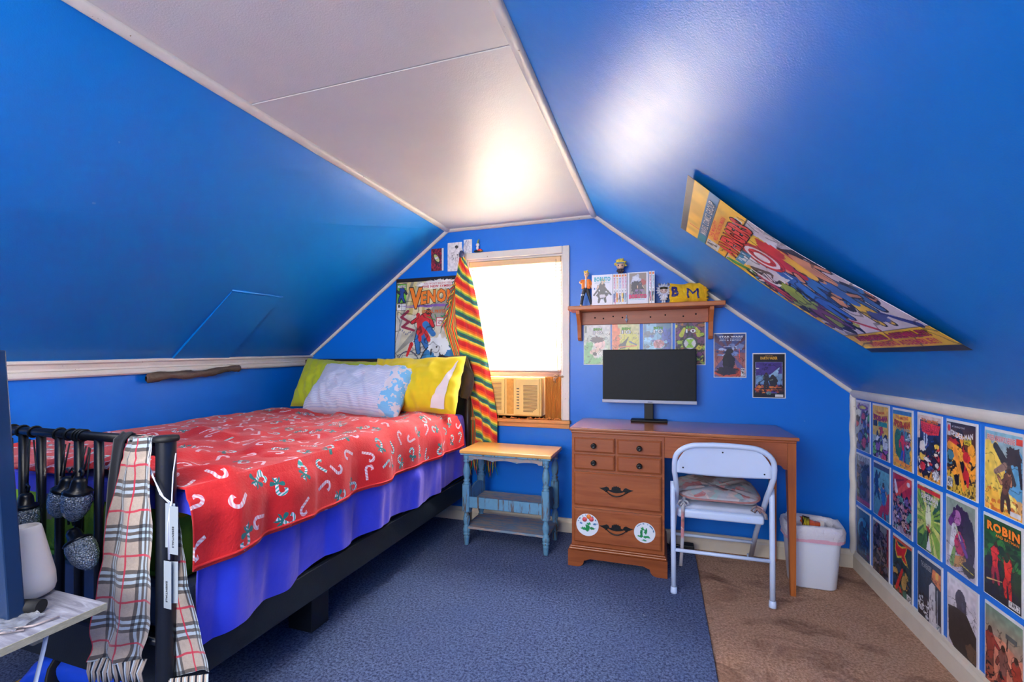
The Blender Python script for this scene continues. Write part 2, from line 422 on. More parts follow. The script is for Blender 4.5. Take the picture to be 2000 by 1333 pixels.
# air conditioner
AC = thing('air_conditioner', (-0.93, YB, 0.735), 'yellowed window air conditioner in painted warm light, two slotted grilles, under the blind', 'air conditioner')
M_ac = paint('warm_lit_yellowed_plastic', S(244, 206, 122), 0.4, 0.1, 8); M_ac2 = paint('yellow_label', S(232, 160, 60), 0.5, 0.35, 40)  # warm glow on the aged housing is put into its yellow colour
m = MB(); m.box(-1.175, -0.745, YB-0.020, YB+0.11, 0.752, 1.012, 0.010, 3)
m.build('housing', M_ac, AC)
m = MB(); m.box(-1.165, -1.0, YB-0.030, YB-0.018, 0.764, 1.003, 0.005); m.build('front_panel', M_ac, AC)
m = MB(); m.box(-0.925, -0.757, YB-0.028, YB-0.018, 0.760, 1.003, 0.005); m.build('front_panel', M_ac, AC)
m = MB(); m.box(-0.988, -0.938, YB-0.023, YB-0.018, 0.765, 1.000, 0.002); m.build('label_strip', M_ac2, AC)
m = MB()
for x0, x1, za, zb in ((-1.115, -1.022, 0.795, 0.978), (-0.868, -0.772, 0.785, 0.958)):
    n = 21
    for i in range(n):
        zz = za+(zb-za)*i/(n-1); c0 = 0.02 if (i in (n-1, n-2) and x0 < -1) else 0; c1 = 0.03*(i < 3)*(3-i)/3 if x0 > -1 else 0
        m.box(x0+c0, x1-c1, YB-0.0315, YB-0.027, zz-0.0017, zz+0.0017)
g = m.build('grille_slots', flat((128, 78, 28)), AC); g['kind'] = 'stuff'
m = MB()
for i in range(4):
    for j in range(2):
        m.lathe([(0.0035, 0), (0.0035, 0.003)], (0, 0, 0), 8, M=Matrix.Translation((-1.152+0.020*j, YB-0.0295, 0.80+0.018*i)) @ Matrix.Rotation(PI/2, 4, 'X'))
for i in range(8): m.box(-0.915, -0.897, YB-0.0292, YB-0.0275, 0.80+i*0.019, 0.807+i*0.019)
m.build('buttons', flat((110, 92, 70)), AC)['kind'] = 'stuff'
m = MB(); n = 28
pts = []
for i in range(n): pts.append((-0.732+(-0.620+0.732)*i/(n-1), YB+0.03+(0.007 if i % 2 else 0)))
pts2 = pts+[(x, y+0.004) for x, y in reversed(pts)]
m.prism(pts2, 'z', 0.737, 1.014)
m.build('accordion_panel', wood('accordion', S(196, 120, 52), S(238, 190, 100), 'Z', 0.5, 2.0), AC)
m = MB(); m.box(-1.27, -0.742, YB+0.088, YB+0.10, 0.737, 1.014); m.box(-0.733, -0.618, YB+0.088, YB+0.10, 0.737, 1.014); m.box(-1.27, -1.178, YB+0.03, YB+0.04, 0.737, 1.014); m.build('filler_panel', M_oldw, AC)
# debris on the sill
m = MB(); random.seed(8)
for k in range(46):
    x = random.uniform(-1.12, -0.63) if k % 3 else random.uniform(-0.80, -0.62); a = random.uniform(0, PI); l = random.uniform(0.008, 0.024)
    m.tube([(x-l*math.cos(a), YB-0.025+random.uniform(-0.008, 0.006), WZ0+0.002), (x, YB-0.025, WZ0+random.uniform(0.005, 0.014)), (x+l*math.cos(a), YB-0.022, WZ0+0.003)], [0.001, 0.004, 0.001], 6)
o = m.build('dried_debris', paint('debris', S(216, 130, 60), 0.9, 0.5, 90)); tag(o, 'dried orange brown debris scattered along the window sill', 'debris'); o['kind'] = 'stuff'

# access board on the left slope
def lslope(y, t, off=0.0):
    """point on the left slope, t=0 knee, 1 ceiling"""
    z0 = zl(y); dx = XC0-XL; dz = ZC-z0; L = math.hypot(dx, dz)
    return Vector((XL+dx*t+dz/L*off, y, z0+dz*t-dx/L*off))
m = MB()
c = [(1.835, 0.012), (1.815, 0.400), (2.140, 0.405), (2.185, 0.012)]
a = [m.bm.verts.new(lslope(y, t, 0.014)) for y, t in c]; b = [m.bm.verts.new(lslope(y, t, 0.002)) for y, t in c]
m.bm.faces.new(a)
for i in range(4): m.bm.faces.new((a[i], b[i], b[(i+1) % 4], a[(i+1) % 4]))
ap = m.build('access_panel', M_slope); tag(ap, 'blue painted board fixed to the left slope above the white rail', 'panel')
m = MB(); m.tube([lslope(1.813, 0.407, 0.012), lslope(1.98, 0.409, 0.012), lslope(2.142, 0.412, 0.012)], 0.004, 6); m.build('caulk_bead', paint('light_blue_caulk', S(60, 150, 230), 0.5), ap)
# black roll taped under the rail
n, k = 60, 14; P = np.zeros((n, k, 3))
for i in range(n):
    t = i/(n-1); y = 1.69+t*0.57; zc = zl(y)-0.066-0.030*(1-t)+0.006*math.sin(t*9); r = 0.020+0.004*math.sin(t*21)+0.004*(1-t)
    if i in (0, n-1): r *= 0.6
    for j in range(k):
        a = 2*PI*j/k; rr = r*(1+0.28*float(fbm(np.array(t*26), np.array(j*0.9), 3)))
        P[i, j] = (XL+0.036+rr*0.6*math.cos(a), y, zc+rr*math.sin(a))
t = NT('black_plastic_film'); t.set(base=t.mix(t.noise(50, 3, 0.5, t.obj((1, .2, 1))), S(24, 22, 20), S(120, 100, 84)), rough=0.3); t.bump(t.noise(90, 3), 0.5, 0.004)
o = gridmesh('rolled_plastic', P, t.m, wrap=True); tag(o, 'crumpled black plastic roll taped along the white rail on the left', 'plastic roll')
# ------------------------------------------------------------------ blue carpet piece
m = MB(); m.box(XL+0.02, 0.19, Y0+0.02, YB-0.018, 0.0, 0.010, 0.003)
o = m.build('carpet', M_cblue); tag(o, 'blue cut-pile carpet piece laid over the brown floor, under the bed and drawers', 'carpet')

# ------------------------------------------------------------------ flat print: a painter on a vertex grid
class CV:
    def __init__(s, w, h):
        s.w, s.h = w, h; s.x, s.y = np.meshgrid(np.linspace(0, 1, w), np.linspace(0, 1, h)); s.a = np.zeros((h, w, 3)); s.asp = 1.0
    def put(s, mask, c, al=1.0):
        mask = np.clip(mask.astype(float)*al, 0, 1)[..., None]; c = np.array(S(*c)) if len(np.shape(c)) == 1 else c
        s.a = s.a*(1-mask)+c*mask
    def grad(s, c0, c1):
        f = s.y[..., None]; s.a = np.array(S(*c0))*(1-f)+np.array(S(*c1))*f
    def rect(s, x0, y0, x1, y1, c): s.put((s.x >= x0) & (s.x <= x1) & (s.y >= y0) & (s.y <= y1), c)
    def ell(s, cx, cy, rx, ry, c, a=0.0, al=1.0):
        dx, dy = s.x-cx, (s.y-cy); ca, sa = math.cos(a), math.sin(a)
        s.put(((dx*ca+dy*sa)/rx)**2+((-dx*sa+dy*ca)/ry)**2 < 1, c, al)
    def ring(s, cx, cy, r0, r1, c, k=1.5):
        d = np.hypot(s.x-cx, (s.y-cy)*k); s.put((d > r0) & (d < r1), c)
    def poly(s, pts, c, al=1.0):
        m = np.zeros(s.x.shape, bool); n = len(pts)
        for i in range(n):
            x0, y0 = pts[i]; x1, y1 = pts[(i+1) % n]
            if y0 == y1: continue
            m ^= ((y0 > s.y) != (y1 > s.y)) & (s.x < (x1-x0)*(s.y-y0)/(y1-y0)+x0)
        s.put(m, c, al)
    def cap(s, x0, y0, x1, y1, r0, r1, c, k=1.5):
        """tapered stroke; k = height/width of the sheet"""
        ax, ay = x1-x0, (y1-y0)*k; L = ax*ax+ay*ay+1e-9
        t = np.clip(((s.x-x0)*ax+(s.y-y0)*k*ay)/L, 0, 1)
        d = np.hypot(s.x-x0-ax*t, (s.y-y0)*k-ay*t); s.put(d < r0+(r1-r0)*t, c)
    def rays(s, cx, cy, c, n=40, f=0.5, seed=0, k=1.5, r0=0.0):
        an = np.arctan2((s.y-cy)*k, s.x-cx)*n/(2*PI); d = np.hypot(s.x-cx, (s.y-cy)*k)
        s.put((vnoise(an*1.0+100, an*0+seed, seed) < f) & (d > r0), c, 0.75)
    def blob(s, cx, cy, rx, ry, c, seed, rough=0.6, fr=6, al=1.0):
        an = np.arctan2((s.y-cy)/ry, (s.x-cx)/rx); d = np.hypot((s.x-cx)/rx, (s.y-cy)/ry)
        e = 1+rough*fbm(np.cos(an)*fr/2+7+seed, np.sin(an)*fr/2+3, seed, 3); s.put(d < e, c, al)
    def shards(s, x0, y0, x1, y1, cols, n, size, seed, ink=(22, 20, 28)):
        r = random.Random(seed)
        for i in range(n):
            cx, cy = r.uniform(x0, x1), r.uniform(y0, y1); z = size*r.uniform(0.5, 1.5); c = r.choice(cols)
            an, el = r.uniform(0, PI), r.uniform(0.3, 0.9)
            if ink: s.ell(cx, cy, z*1.22, z*el*0.8*1.25, ink, an)
            s.blob(cx, cy, z, z*el*0.75, c, seed*31+i, 0.5, 5)
    def hatch(s, x0, y0, x1, y1, c, f=40, seed=0, th=0.68, al=0.9, k=1.5):
        m = (s.x >= x0) & (s.x <= x1) & (s.y >= y0) & (s.y <= y1)
        v = vnoise(s.x*f+fbm(s.x*5, s.y*5, seed)*3, s.y*f*k*0.6, seed); s.put(m & (v > th), c, al)
    def fig(s, x, y, z, top, bot, skin=(214, 160, 120), seed=0, lean=0.0, ink=(20, 20, 26), k=1.5):
        """anonymous figure, feet near y, height z (in sheet heights), striding"""
        r = random.Random(seed); W = z*k*0.10
        j = lambda a=1: r.uniform(-a, a)*z*0.1
        hip = (x+lean*z*0.2, y+z*0.47); sh = (x+lean*z*0.55, y+z*0.80); hd = (x+lean*z*0.75, y+z*0.93)
        seg = []
        for sd in (-1, 1):
            kn = (hip[0]+sd*z*0.13+j(.8), y+z*0.25+j(.5)); ft = (kn[0]+sd*z*0.06+j(1.2), y+j(.3))
            seg += [(hip, kn, W*.9, W*.6, bot), (kn, ft, W*.6, W*.4, bot)]
            el = (sh[0]+sd*z*k*.16+j(1), sh[1]-z*.12+j(1.5)); ha = (el[0]+sd*z*.1+j(1.6), el[1]+j(2.2))
            seg += [(sh, el, W*.6, W*.45, top), (el, ha, W*.42, W*.34, skin)]
        seg.append((sh, hip, W*1.35, W*.9, top))
        for e in (0.012, 0):
            for a, b, r0, r1, c in seg: s.cap(a[0], a[1], b[0], b[1], r0+e, r1+e, ink if e else c, k)
            s.ell(hd[0], hd[1], W*.62+e, W*.62/k*1.25+e, ink if e else skin)
        s.put((np.hypot((s.x-hd[0])/(W*.66), (s.y-hd[1]-W*.3)/(W*.5)) < 1), (60, 40, 30))

def textmesh(lines, surf, parent, off=0.0012, name='lettering'):
    for ln in lines: textline([ln], surf, parent, off, name)
def textline(lines, surf, parent, off, name):
    """lines: (text, x0, y0, x1, y1, fill, outline or None, arch, bold, slant) in sheet units; surf(u, v, n) -> points"""
    V = []; F = []; MI = []; mats = []
    for ln in lines:
        text, x0, y0, x1, y1, fill, outl, arch, bold = ln[:9]; slant = ln[9] if len(ln) > 9 else 0; rot = ln[10] if len(ln) > 10 else 0
        bb = None
        for lay, c in ((1, fill), (0, outl)):
            if c is None: continue
            cu = bpy.data.curves.new('t', 'FONT'); cu.body = text; cu.size = 1; cu.offset = bold+(0.035 if lay == 0 else 0); cu.resolution_u = 2; cu.space_character = 1.05+bold*2
            ob = bpy.data.objects.new('t', cu); COL.objects.link(ob); dg = bpy.context.evaluated_depsgraph_get()
            me = bpy.data.meshes.new_from_object(ob.evaluated_get(dg)); bpy.data.objects.remove(ob)
            if name == 'felt_letter':
                bb_ = bmesh.new(); bb_.from_mesh(me); bmesh.ops.triangulate(bb_, faces=bb_.faces[:])
                for _ in range(3): bmesh.ops.subdivide_edges(bb_, edges=[e for e in bb_.edges if e.calc_length() > 0.12], cuts=1); bmesh.ops.triangulate(bb_, faces=[f for f in bb_.faces if len(f.verts) > 3])
                bb_.to_mesh(me); bb_.free(); bpy.data.curves.remove(cu)
            n = len(me.vertices); p = np.empty(n*3, np.float32); me.vertices.foreach_get('co', p); p = p.reshape(-1, 3)
            if bb is None: bb = (p[:, 0].min(), p[:, 0].max(), p[:, 1].min(), p[:, 1].max())
            a = (p[:, 0]-bb[0])/(bb[1]-bb[0]); b = (p[:, 1]-bb[2])/(bb[3]-bb[2])
            if rot == 2: u = x0+(x1-x0)*b; v = y1-(y1-y0)*a
            elif rot: u = x0+(x1-x0)*(1-b); v = y0+(y1-y0)*a
            else: u = x0+(x1-x0)*a+slant*b*(y1-y0); v = y0+(y1-y0)*b+arch*(1-(2*a-1)**2)
            Q = surf(u, v, off+(0.0004 if lay else 0.0)); base = sum(len(q) for q in V)
            fm = flat(c)
            if fm not in mats: mats.append(fm)
            V.append(Q); mi = mats.index(fm)
            for pl in me.polygons: F.append([base+i for i in pl.vertices]); MI.append(mi)
            bpy.data.meshes.remove(me)
    me = bpy.data.meshes.new(name); me.from_pydata(np.concatenate(V).tolist(), [], F)
    me.polygons.foreach_set('material_index', MI)
    return link(name, me, mats, parent)

def planar(O, U, Vv, N, wd, ht, curl=None):
    O, U, Vv, N = map(lambda q: np.array(q, float), (O, U, Vv, N))
    def f(u, v, n):
        u = np.asarray(u, float)[..., None]; v = np.asarray(v, float)[..., None]
        h = n if curl is None else (n+curl(u[..., 0], v[..., 0]))[..., None]
        return O+U*u*wd+Vv*v*ht+N*h
    return f
M_board = paint('white_backing_board', S(222, 222, 224), 0.5, 0.04)
def sheet(name, label, cat, group, surf, cv, lines, inset=(0.02, 0.015, 0.97, 0.975), board=True, mat=None, thick=0.003):
    """a cover: backing board, printed face and lettering"""
    q = len(label); kk = cv.h/cv.w
    cv.a = cv.a*(0.80+0.40*vnoise(cv.x*13, cv.y*13*kk, q))[..., None]
    ln_ = np.abs(fbm(cv.x*5+q, cv.y*5*kk, q+3, 3))
    if max(cv.w, cv.h) > 60 and name in ('comic_book', 'poster'):
        sat = cv.a.max(-1)-cv.a.min(-1); msk = (ln_ < 0.035) & (cv.y < 0.78) & (sat > 0.04)
        cv.a[msk] *= 0.35
    if board:
        u = np.array([0, 1, 1, 0.]); v = np.array([0, 0, 1, 1.]); a = surf(u, v, 0.0); b = surf(u, v, thick)
        m = MB(); A = [m.bm.verts.new(p) for p in a]; B = [m.bm.verts.new(p) for p in b]
        m.bm.faces.new(B); m.bm.faces.new(A[::-1])
        for i in range(4): m.bm.faces.new((A[i], A[(i+1) % 4], B[(i+1) % 4], B[i]))
        root = m.build(name, M_board, origin=tuple(surf(np.array(0.5), np.array(0.5), 0.0)))
        x0, y0, x1, y1 = inset
        f2 = lambda u, v, n: surf(x0+np.asarray(u)*(x1-x0), y0+np.asarray(v)*(y1-y0), thick+0.0006+n)
        gridmesh('cover', f2(cv.x, cv.y, 0.0), mat or M_print, root, col=cv.a)
        if lines: textmesh(lines, f2, root, 0.0006)
    else:
        root = gridmesh(name, surf(cv.x, cv.y, 0.0), mat or M_poster, col=cv.a, origin=tuple(surf(np.array(0.5), np.array(0.5), 0.0)), solid=0.0008)
        if lines: textmesh(lines, surf, root, 0.0015)
    return tag(root, label, cat, group)

K = (24, 22, 28); W_ = (236, 236, 236); RED = (214, 30, 40); YEL = (240, 196, 30); ORG = (240, 130, 30); BLU = (30, 80, 180); PUR = (140, 40, 120)
GRN = (40, 150, 70); TEA = (60, 170, 180)
def rsurf(y, z, tilt=0.0):
    ca, sa = math.cos(tilt), math.sin(tilt)
    return planar((XR-0.001, y, z), (0, -ca, sa), (0, sa, ca), (-1, 0, 0), 0.172, 0.262)
def bsurf(x, z, wd=0.172, ht=0.262, off=0.001): return planar((x, YB-off, z), (1, 0, 0), (0, 0, 1), (0, -1, 0), wd, ht)
# columns (far edge y) of the right knee wall
CY = [2.893, 2.690, 2.492, 2.284, 2.084, 1.878]
RZ = [0.649, 0.369, 0.084]
def res(i): return [(48, 74), (52, 80), (60, 92), (76, 116), (92, 140), (112, 170)][i]
covers = {}
def cover(row, col): cv = CV(*res(col)); covers[(row, col)] = cv; return cv
c = cover(0, 0); c.grad((120, 150, 150), (190, 180, 190)); c.shards(0, 0, 1, .8, [(90, 180, 100), (110, 60, 130), (60, 80, 150), (200, 60, 80), (220, 220, 200)], 34, .13, 1); c.ell(.5, .9, .42, .06, (120, 60, 130)); c.ell(.5, .9, .25, .035, (200, 190, 60))
c = cover(0, 1); c.grad((210, 180, 60), (238, 190, 50)); c.rect(0, 0, 1, .42, (170, 196, 190)); c.shards(.05, .04, .95, .36, [(150, 90, 170), (120, 190, 90), (220, 70, 90), (200, 220, 120), (230, 230, 230)], 24, .12, 2); c.fig(.5, .30, .34, RED, BLU, RED, 5, .4); c.rect(.03, .60, .30, .72, K); c.rect(.36, .62, .94, .70, (40, 150, 140)); c.rect(.66, .2, .95, .34, (210, 220, 235))
c = cover(0, 2); c.grad((236, 176, 20), (242, 196, 40)); c.rect(0, .93, 1, 1, (50, 120, 170)); c.blob(.55, .38, .42, .34, (60, 130, 150), 4, .4); c.ell(.3, .42, .2, .26, (30, 110, 70), .4); c.fig(.58, .12, .5, RED, BLU, RED, 9, -.2); c.cap(.58, .08, .62, .66, .02, .02, (190, 40, 110)); c.shards(.7, .4, .95, .6, [W_, (200, 90, 110), (160, 200, 210)], 8, .08, 5); c.poly([(.1, .08), (.9, .02), (.9, .1), (.1, .14)], (240, 150, 30))
c = cover(0, 3); c.grad((20, 50, 100), (24, 60, 110)); c.rect(0, .62, 1, 1, (220, 200, 190)); c.rect(.12, .60, 1, .93, (20, 44, 90)); c.rect(0, 0, 1, .14, (230, 160, 40)); c.shards(.1, .1, .92, .6, [(230, 225, 215), (40, 80, 160), (210, 40, 50), (240, 200, 60), (20, 30, 70), (160, 60, 90)], 48, .10, 8); c.blob(.36, .66, .09, .15, (220, 230, 240), 3, .3); c.ell(.36, .64, .04, .1, (60, 80, 130)); c.poly([(.14, .9), (.98, .88), (.92, .74), (.5, .70), (.2, .74)], (226, 44, 44)); c.blob(.82, .11, .14, .08, (226, 236, 240), 9, .5, 18)
c = cover(0, 4); c.grad((200, 110, 30), (20, 20, 26)); c.rect(0, .0, 1, .3, (220, 180, 50)); c.hatch(0, 0, 1, .32, K, 34, 5, .6); c.shards(.05, .3, .95, .74, [(240, 160, 40), (240, 170, 50), (150, 120, 180), (70, 130, 150), (190, 30, 40)], 22, .15, 11); c.cap(.1, .66, .5, .62, .09, .05, (240, 160, 40)); c.cap(.3, .6, .62, .1, .08, .05, (240, 150, 40)); c.cap(.7, .5, .74, .16, .09, .04, (200, 30, 44)); c.cap(.62, .52, .9, .3, .06, .05, (242, 160, 44)); c.ell(.7, .55, .13, .075, (200, 30, 44)); c.ell(.86, .66, .12, .09, (242, 166, 44)); c.rect(.02, .8, .14, .98, (210, 210, 214)); c.ell(.08, .91, .05, .05, RED); c.rect(.62, .72, .86, .83, (236, 214, 30)); c.rect(.02, .06, .2, .2, (220, 220, 220)); c.hatch(.04, .07, .19, .19, K, 60, 2, .5)
c = cover(0, 5); c.grad((236, 170, 60), (130, 190, 210)); c.blob(.18, .5, .34, .46, (242, 210, 90), 2, .4); c.blob(.85, .5, .32, .3, (90, 160, 200), 3, .3); c.shards(.1, .02, .9, .25, [(240, 190, 70), (220, 120, 40), (250, 230, 130)], 24, .12, 4, None); c.cap(.3, .82, .62, .6, .07, .1, (56, 60, 66)); c.cap(.62, .6, .8, .42, .09, .05, (70, 66, 70)); c.cap(.55, .6, .3, .5, .07, .05, (150, 120, 110)); c.blob(.75, .74, .2, .12, (54, 50, 56), 6, .5); c.fig(.52, .06, .5, (110, 70, 60), (70, 50, 50), (190, 130, 100), 12, .4); c.cap(.9, .76, .98, .4, .05, .03, (50, 50, 60)); c.rect(.7, .02, .97, .08, (220, 220, 220)); c.rect(.84, .89, 1, .97, (210, 60, 40))
c = cover(1, 0); c.grad((70, 50, 90), (120, 130, 130)); c.shards(0, .1, 1, .85, [(50, 90, 110), (60, 60, 100), (90, 120, 110), (120, 90, 90), (40, 60, 90)], 26, .15, 21); c.rect(0, .02, 1, .1, (150, 40, 90)); c.hatch(0, .88, 1, 1, (180, 180, 180), 30, 1, .5)
c = cover(1, 1); c.grad((70, 130, 160), (110, 180, 200)); c.rect(0, .9, 1, 1, (60, 70, 110)); c.fig(.2, .35, .5, (30, 60, 110), (24, 60, 110), (60, 60, 90), 22); c.fig(.64, .0, .66, (40, 110, 190), (180, 30, 60), (220, 160, 130), 24); c.cap(.86, .2, .96, .5, .12, .05, (190, 40, 50)); c.cap(.4, .02, .5, .2, .1, .04, (180, 30, 60)); c.blob(.2, .6, .12, .2, (20, 50, 110), 3, .4)
c = cover(1, 2); c.grad((170, 160, 190), (170, 40, 60)); c.blob(.5, .85, .5, .2, (190, 34, 44), 7, .4); c.cap(.1, .6, .9, .95, .06, .1, (230, 80, 60)); c.cap(.05, .85, .6, .95, .04, .02, (120, 20, 50)); c.cap(.2, .7, .12, .86, .08, .05, (220, 215, 225)); c.ell(.84, .9, .09, .04, (220, 220, 230)); c.shards(.05, .03, .95, .6, [(210, 200, 220), (190, 90, 100), (80, 110, 160), (200, 160, 150), (120, 90, 150), (90, 160, 150)], 60, .08, 14)
c = cover(1, 3); c.grad((60, 130, 60), (24, 90, 80)); c.rays(.5, .5, (150, 200, 60), 60, .5, 3); c.rays(.5, .5, (236, 236, 130), 44, .38, 8); c.ell(.5, .5, .26, .2, (190, 220, 90), 0, .7); c.ell(.5, .54, .12, .2, (244, 248, 220), 0, .9); c.blob(.12, .06, .5, .14, (50, 110, 50), 3, .3); c.poly([(.42, .02), (.5, .34), (.62, .02)], (240, 240, 244)); c.cap(.47, .16, .5, .36, .02, .05, K); c.cap(.43, .38, .55, .34, .03, .05, (196, 40, 40)); c.ell(.53, .41, .04, .026, (190, 140, 110)); c.rect(0, .93, 1, .985, (206, 40, 40))
c = cover(1, 4); c.grad((190, 180, 200), (140, 160, 140)); c.blob(.5, .60, .34, .36, (60, 40, 80), 6, .25); c.blob(.78, .45, .2, .42, (50, 50, 74), 8, .25); c.ell(.40, .76, .13, .11, (186, 120, 180)); c.cap(.16, .66, .3, .82, .09, .05, (110, 50, 130)); c.cap(.3, .6, .16, .2, .1, .07, (216, 220, 226)); c.blob(.5, .4, .2, .16, (190, 40, 90), 9, .3); c.cap(.5, .5, .72, .3, .07, .05, (110, 60, 150)); c.cap(.36, .62, .52, .46, .02, .01, (200, 220, 170)); c.cap(.3, .12, .62, .2, .12, .1, (190, 140, 80)); c.cap(.2, .08, .3, .3, .08, .05, (120, 170, 90)); c.blob(.8, .12, .24, .1, (50, 50, 60), 10, .3); c.cap(.5, .14, .95, .10, .012, .01, (220, 200, 70))
c = cover(1, 5); c.grad((24, 26, 34), (30, 90, 50)); c.shards(0, .5, 1, .9, [(30, 110, 50), (20, 70, 40), (50, 130, 60), (16, 50, 40)], 40, .1, 31, None); c.shards(.05, .05, .95, .45, [(24, 30, 50), (20, 24, 34), (30, 60, 50)], 30, .12, 32, None); c.fig(.30, .2, .5, (206, 40, 44), (160, 30, 60), (200, 50, 50), 33, .1); c.fig(.66, .1, .54, (216, 50, 40), (200, 36, 36), (40, 110, 60), 36, 0); c.ell(.62, .58, .06, .05, (30, 60, 40)); c.cap(.08, .2, .5, .26, .015, .006, (200, 170, 100)); c.rect(.68, .02, .97, .1, (220, 220, 220)); c.hatch(.7, .03, .95, .09, K, 60, 2, .5)
c = cover(2, 0); c.grad((24, 60, 110), (30, 90, 130)); c.ring(.5, .58, .3, .4, (60, 150, 190)); c.shards(.15, .1, .9, .8, [(20, 50, 110), (40, 120, 170), (80, 40, 110), (20, 80, 120)], 26, .1, 41, (16, 34, 80))
c = cover(2, 1); c.grad((120, 90, 70), (120, 130, 140)); c.shards(.02, .05, .98, .92, [(60, 60, 84), (90, 84, 110), (50, 44, 60), (130, 110, 120), (120, 60, 60)], 60, .09, 42); c.rect(.9, .3, 1, 1, (150, 50, 60))
c = cover(2, 2); c.grad((20, 50, 60), (30, 70, 80)); c.shards(.05, .03, .95, .5, [(60, 110, 90), (190, 150, 80), (120, 90, 60), (30, 60, 90), (200, 60, 50)], 34, .11, 43); c.cap(.2, .12, .52, .5, .06, .05, (206, 40, 40)); c.ell(.6, .3, .14, .12, (190, 150, 80), .5); c.poly([(.1, .78), (.14, .98), (.3, .9), (.46, .9), (.8, .98), (.66, .78), (.84, .62), (.6, .64), (.46, .7), (.22, .64)], (220, 190, 60)); c.poly([(.14, .8), (.16, .95), (.3, .87), (.48, .87), (.76, .95), (.62, .78), (.76, .64), (.56, .68), (.46, .74), (.26, .68)], RED); c.rect(.76, .03, .97, .16, (224, 224, 224)); c.hatch(.78, .04, .95, .15, K, 60, 2, .5); c.rect(0, .95, 1, 1, (200, 80, 50))
c = cover(2, 3); c.grad((24, 34, 50), (30, 60, 90)); c.poly([(.5, .02), (.5, .62), (.62, .70), (.76, .68), (.80, .02)], (206, 206, 210)); c.rect(.80, .04, .82, .66, K); c.rect(.84, .04, .86, .64, (190, 196, 206)); c.hatch(.53, .1, .68, .5, (90, 90, 100), 26, 7, .62); c.shards(.02, .06, .42, .34, [(220, 220, 224), (40, 40, 60), (200, 204, 210)], 26, .07, 51); c.poly([(.6, .74), (.66, .92), (1, .90), (1, .66)], (220, 130, 80)); c.rect(.78, .8, .9, .9, (230, 190, 90)); c.rect(.8, .02, .98, .13, (214, 214, 214)); c.hatch(.82, .03, .96, .12, (60, 110, 120), 60, 2, .5)
c = cover(2, 4); c.grad((206, 200, 210), (226, 220, 226)); c.blob(.46, .76, .18, .15, (70, 66, 84), 61, .15, 3); c.poly([(.3, .8), (.66, .8), (.66, .58), (.34, .58)], (66, 62, 78)); c.poly([(.02, .58), (.3, .62), (.68, .62), (1, .42), (1, 0), (.3, 0), (.05, .12)], (52, 46, 46)); c.blob(.5, .3, .4, .3, (48, 42, 42), 62, .2); c.blob(.86, .16, .2, .12, (104, 80, 64), 63, .3); c.ell(.55, .72, .05, .06, (84, 84, 104))
c = cover(2, 5); c.grad((230, 120, 90), (120, 150, 130)); c.blob(.5, .5, .55, .16, (236, 140, 110), 3, .3, 5, .6); c.fig(.14, .1, .62, (150, 60, 50), (120, 60, 50), (170, 50, 50), 71); c.fig(.5, .04, .56, (140, 90, 80), (160, 60, 50), (130, 60, 50), 73); c.fig(.84, .02, .56, (170, 60, 44), (60, 120, 80), (130, 80, 70), 76); c.cap(.6, .6, .62, .76, .018, .018, (70, 50, 50)); c.rect(.56, .74, .86, .80, (84, 90, 90)); c.shards(0, 0, 1, .22, [(120, 50, 44), (160, 80, 60), (60, 90, 80), (180, 60, 50)], 30, .09, 77)
lbl = {
 (0, 0): ('purple and green crowded cover in the top row nearest the corner', None),
 (0, 1): ('yellow topped cover with teal banner and red title, second from corner, top row', [('THE AMAZING', .22, .86, .78, .91, RED, None, -.015, .02), ('SPIDER-MAN', .06, .74, .94, .84, (180, 40, 110), K, -.03, .04)]),
 (0, 2): ('bright yellow cover with blue top band and arched red title in the top row', [('THE AMAZING', .16, .86, .84, .92, (200, 60, 60), None, -.02, .02), ('SPIDER-MAN', .08, .73, .92, .84, (200, 60, 50), K, -.03, .04), ('THE PUNISHER', .32, .67, .92, .705, K, W_, 0, .01)]),
 (0, 3): ('dark blue crowded cover with bright red title band in the top row', [('THE AMAZING', .18, .90, .9, .955, ORG, K, -.01, .02), ('SPIDER-MAN', .18, .78, .94, .88, (230, 60, 90), K, -.02, .04)]),
 (0, 4): ('orange limbed art on black cover with white arched title in the top row', [('A TURNING POINT', .2, .93, .66, .955, W_, None, 0, 0), ('SPIDER-MAN', .17, .82, .93, .90, W_, None, -.04, .05), ('THE', .67, .78, .82, .81, K, None, 0, .02), ('END', .67, .735, .82, .765, K, None, 0, .02)]),
 (0, 5): ('golden orange and blue cover, top row at the right frame edge', [('SPIDER-MAN/WOLVERINE', .06, .88, .82, .955, (206, 120, 130), W_, 0, .03)]),
 (1, 0): ('dim teal and purple cover in the middle row nearest the corner', None),
 (1, 1): ('sky blue cover with two standing figures, second from the corner in the middle row', None),
 (1, 2): ('red swirling cover over a pale crowd, third from the corner in the middle row', None),
 (1, 3): ('green starburst cover with white title and tiny red figure in the middle row', [('SUPERMAN', .20, .80, .92, .89, W_, (30, 60, 50), .015, .04), ('UNLIMITED', .30, .755, .88, .795, W_, None, .005, .03)]),
 (1, 4): ('pale lilac cover with a dark haired woman in purple in the middle row', None),
 (1, 5): ('dark green cover with big orange title over red figures at the frame edge', [('ROBIN', .10, .84, .98, .955, (244, 130, 30), K, 0, .05), ('AND BATMAN', .34, .79, .96, .825, ORG, None, 0, .02)]),
 (2, 0): ('deep blue cover with a glowing ring in the bottom row nearest the corner', None),
 (2, 1): ('muted grey brown crowded cover, second from the corner in the bottom row', None),
 (2, 2): ('dark cover with a big red cross letter in the bottom row', None),
 (2, 3): ('dark navy cover with a white tower in the bottom row', [('THE AVENGERS', .16, .84, .62, .93, (170, 176, 186), K, 0, .03)]),
 (2, 4): ('pale cover with one huge dark cloaked silhouette in the bottom row', None),
 (2, 5): ('salmon sunset cover with raised hammer at the bottom right of the frame', None)}
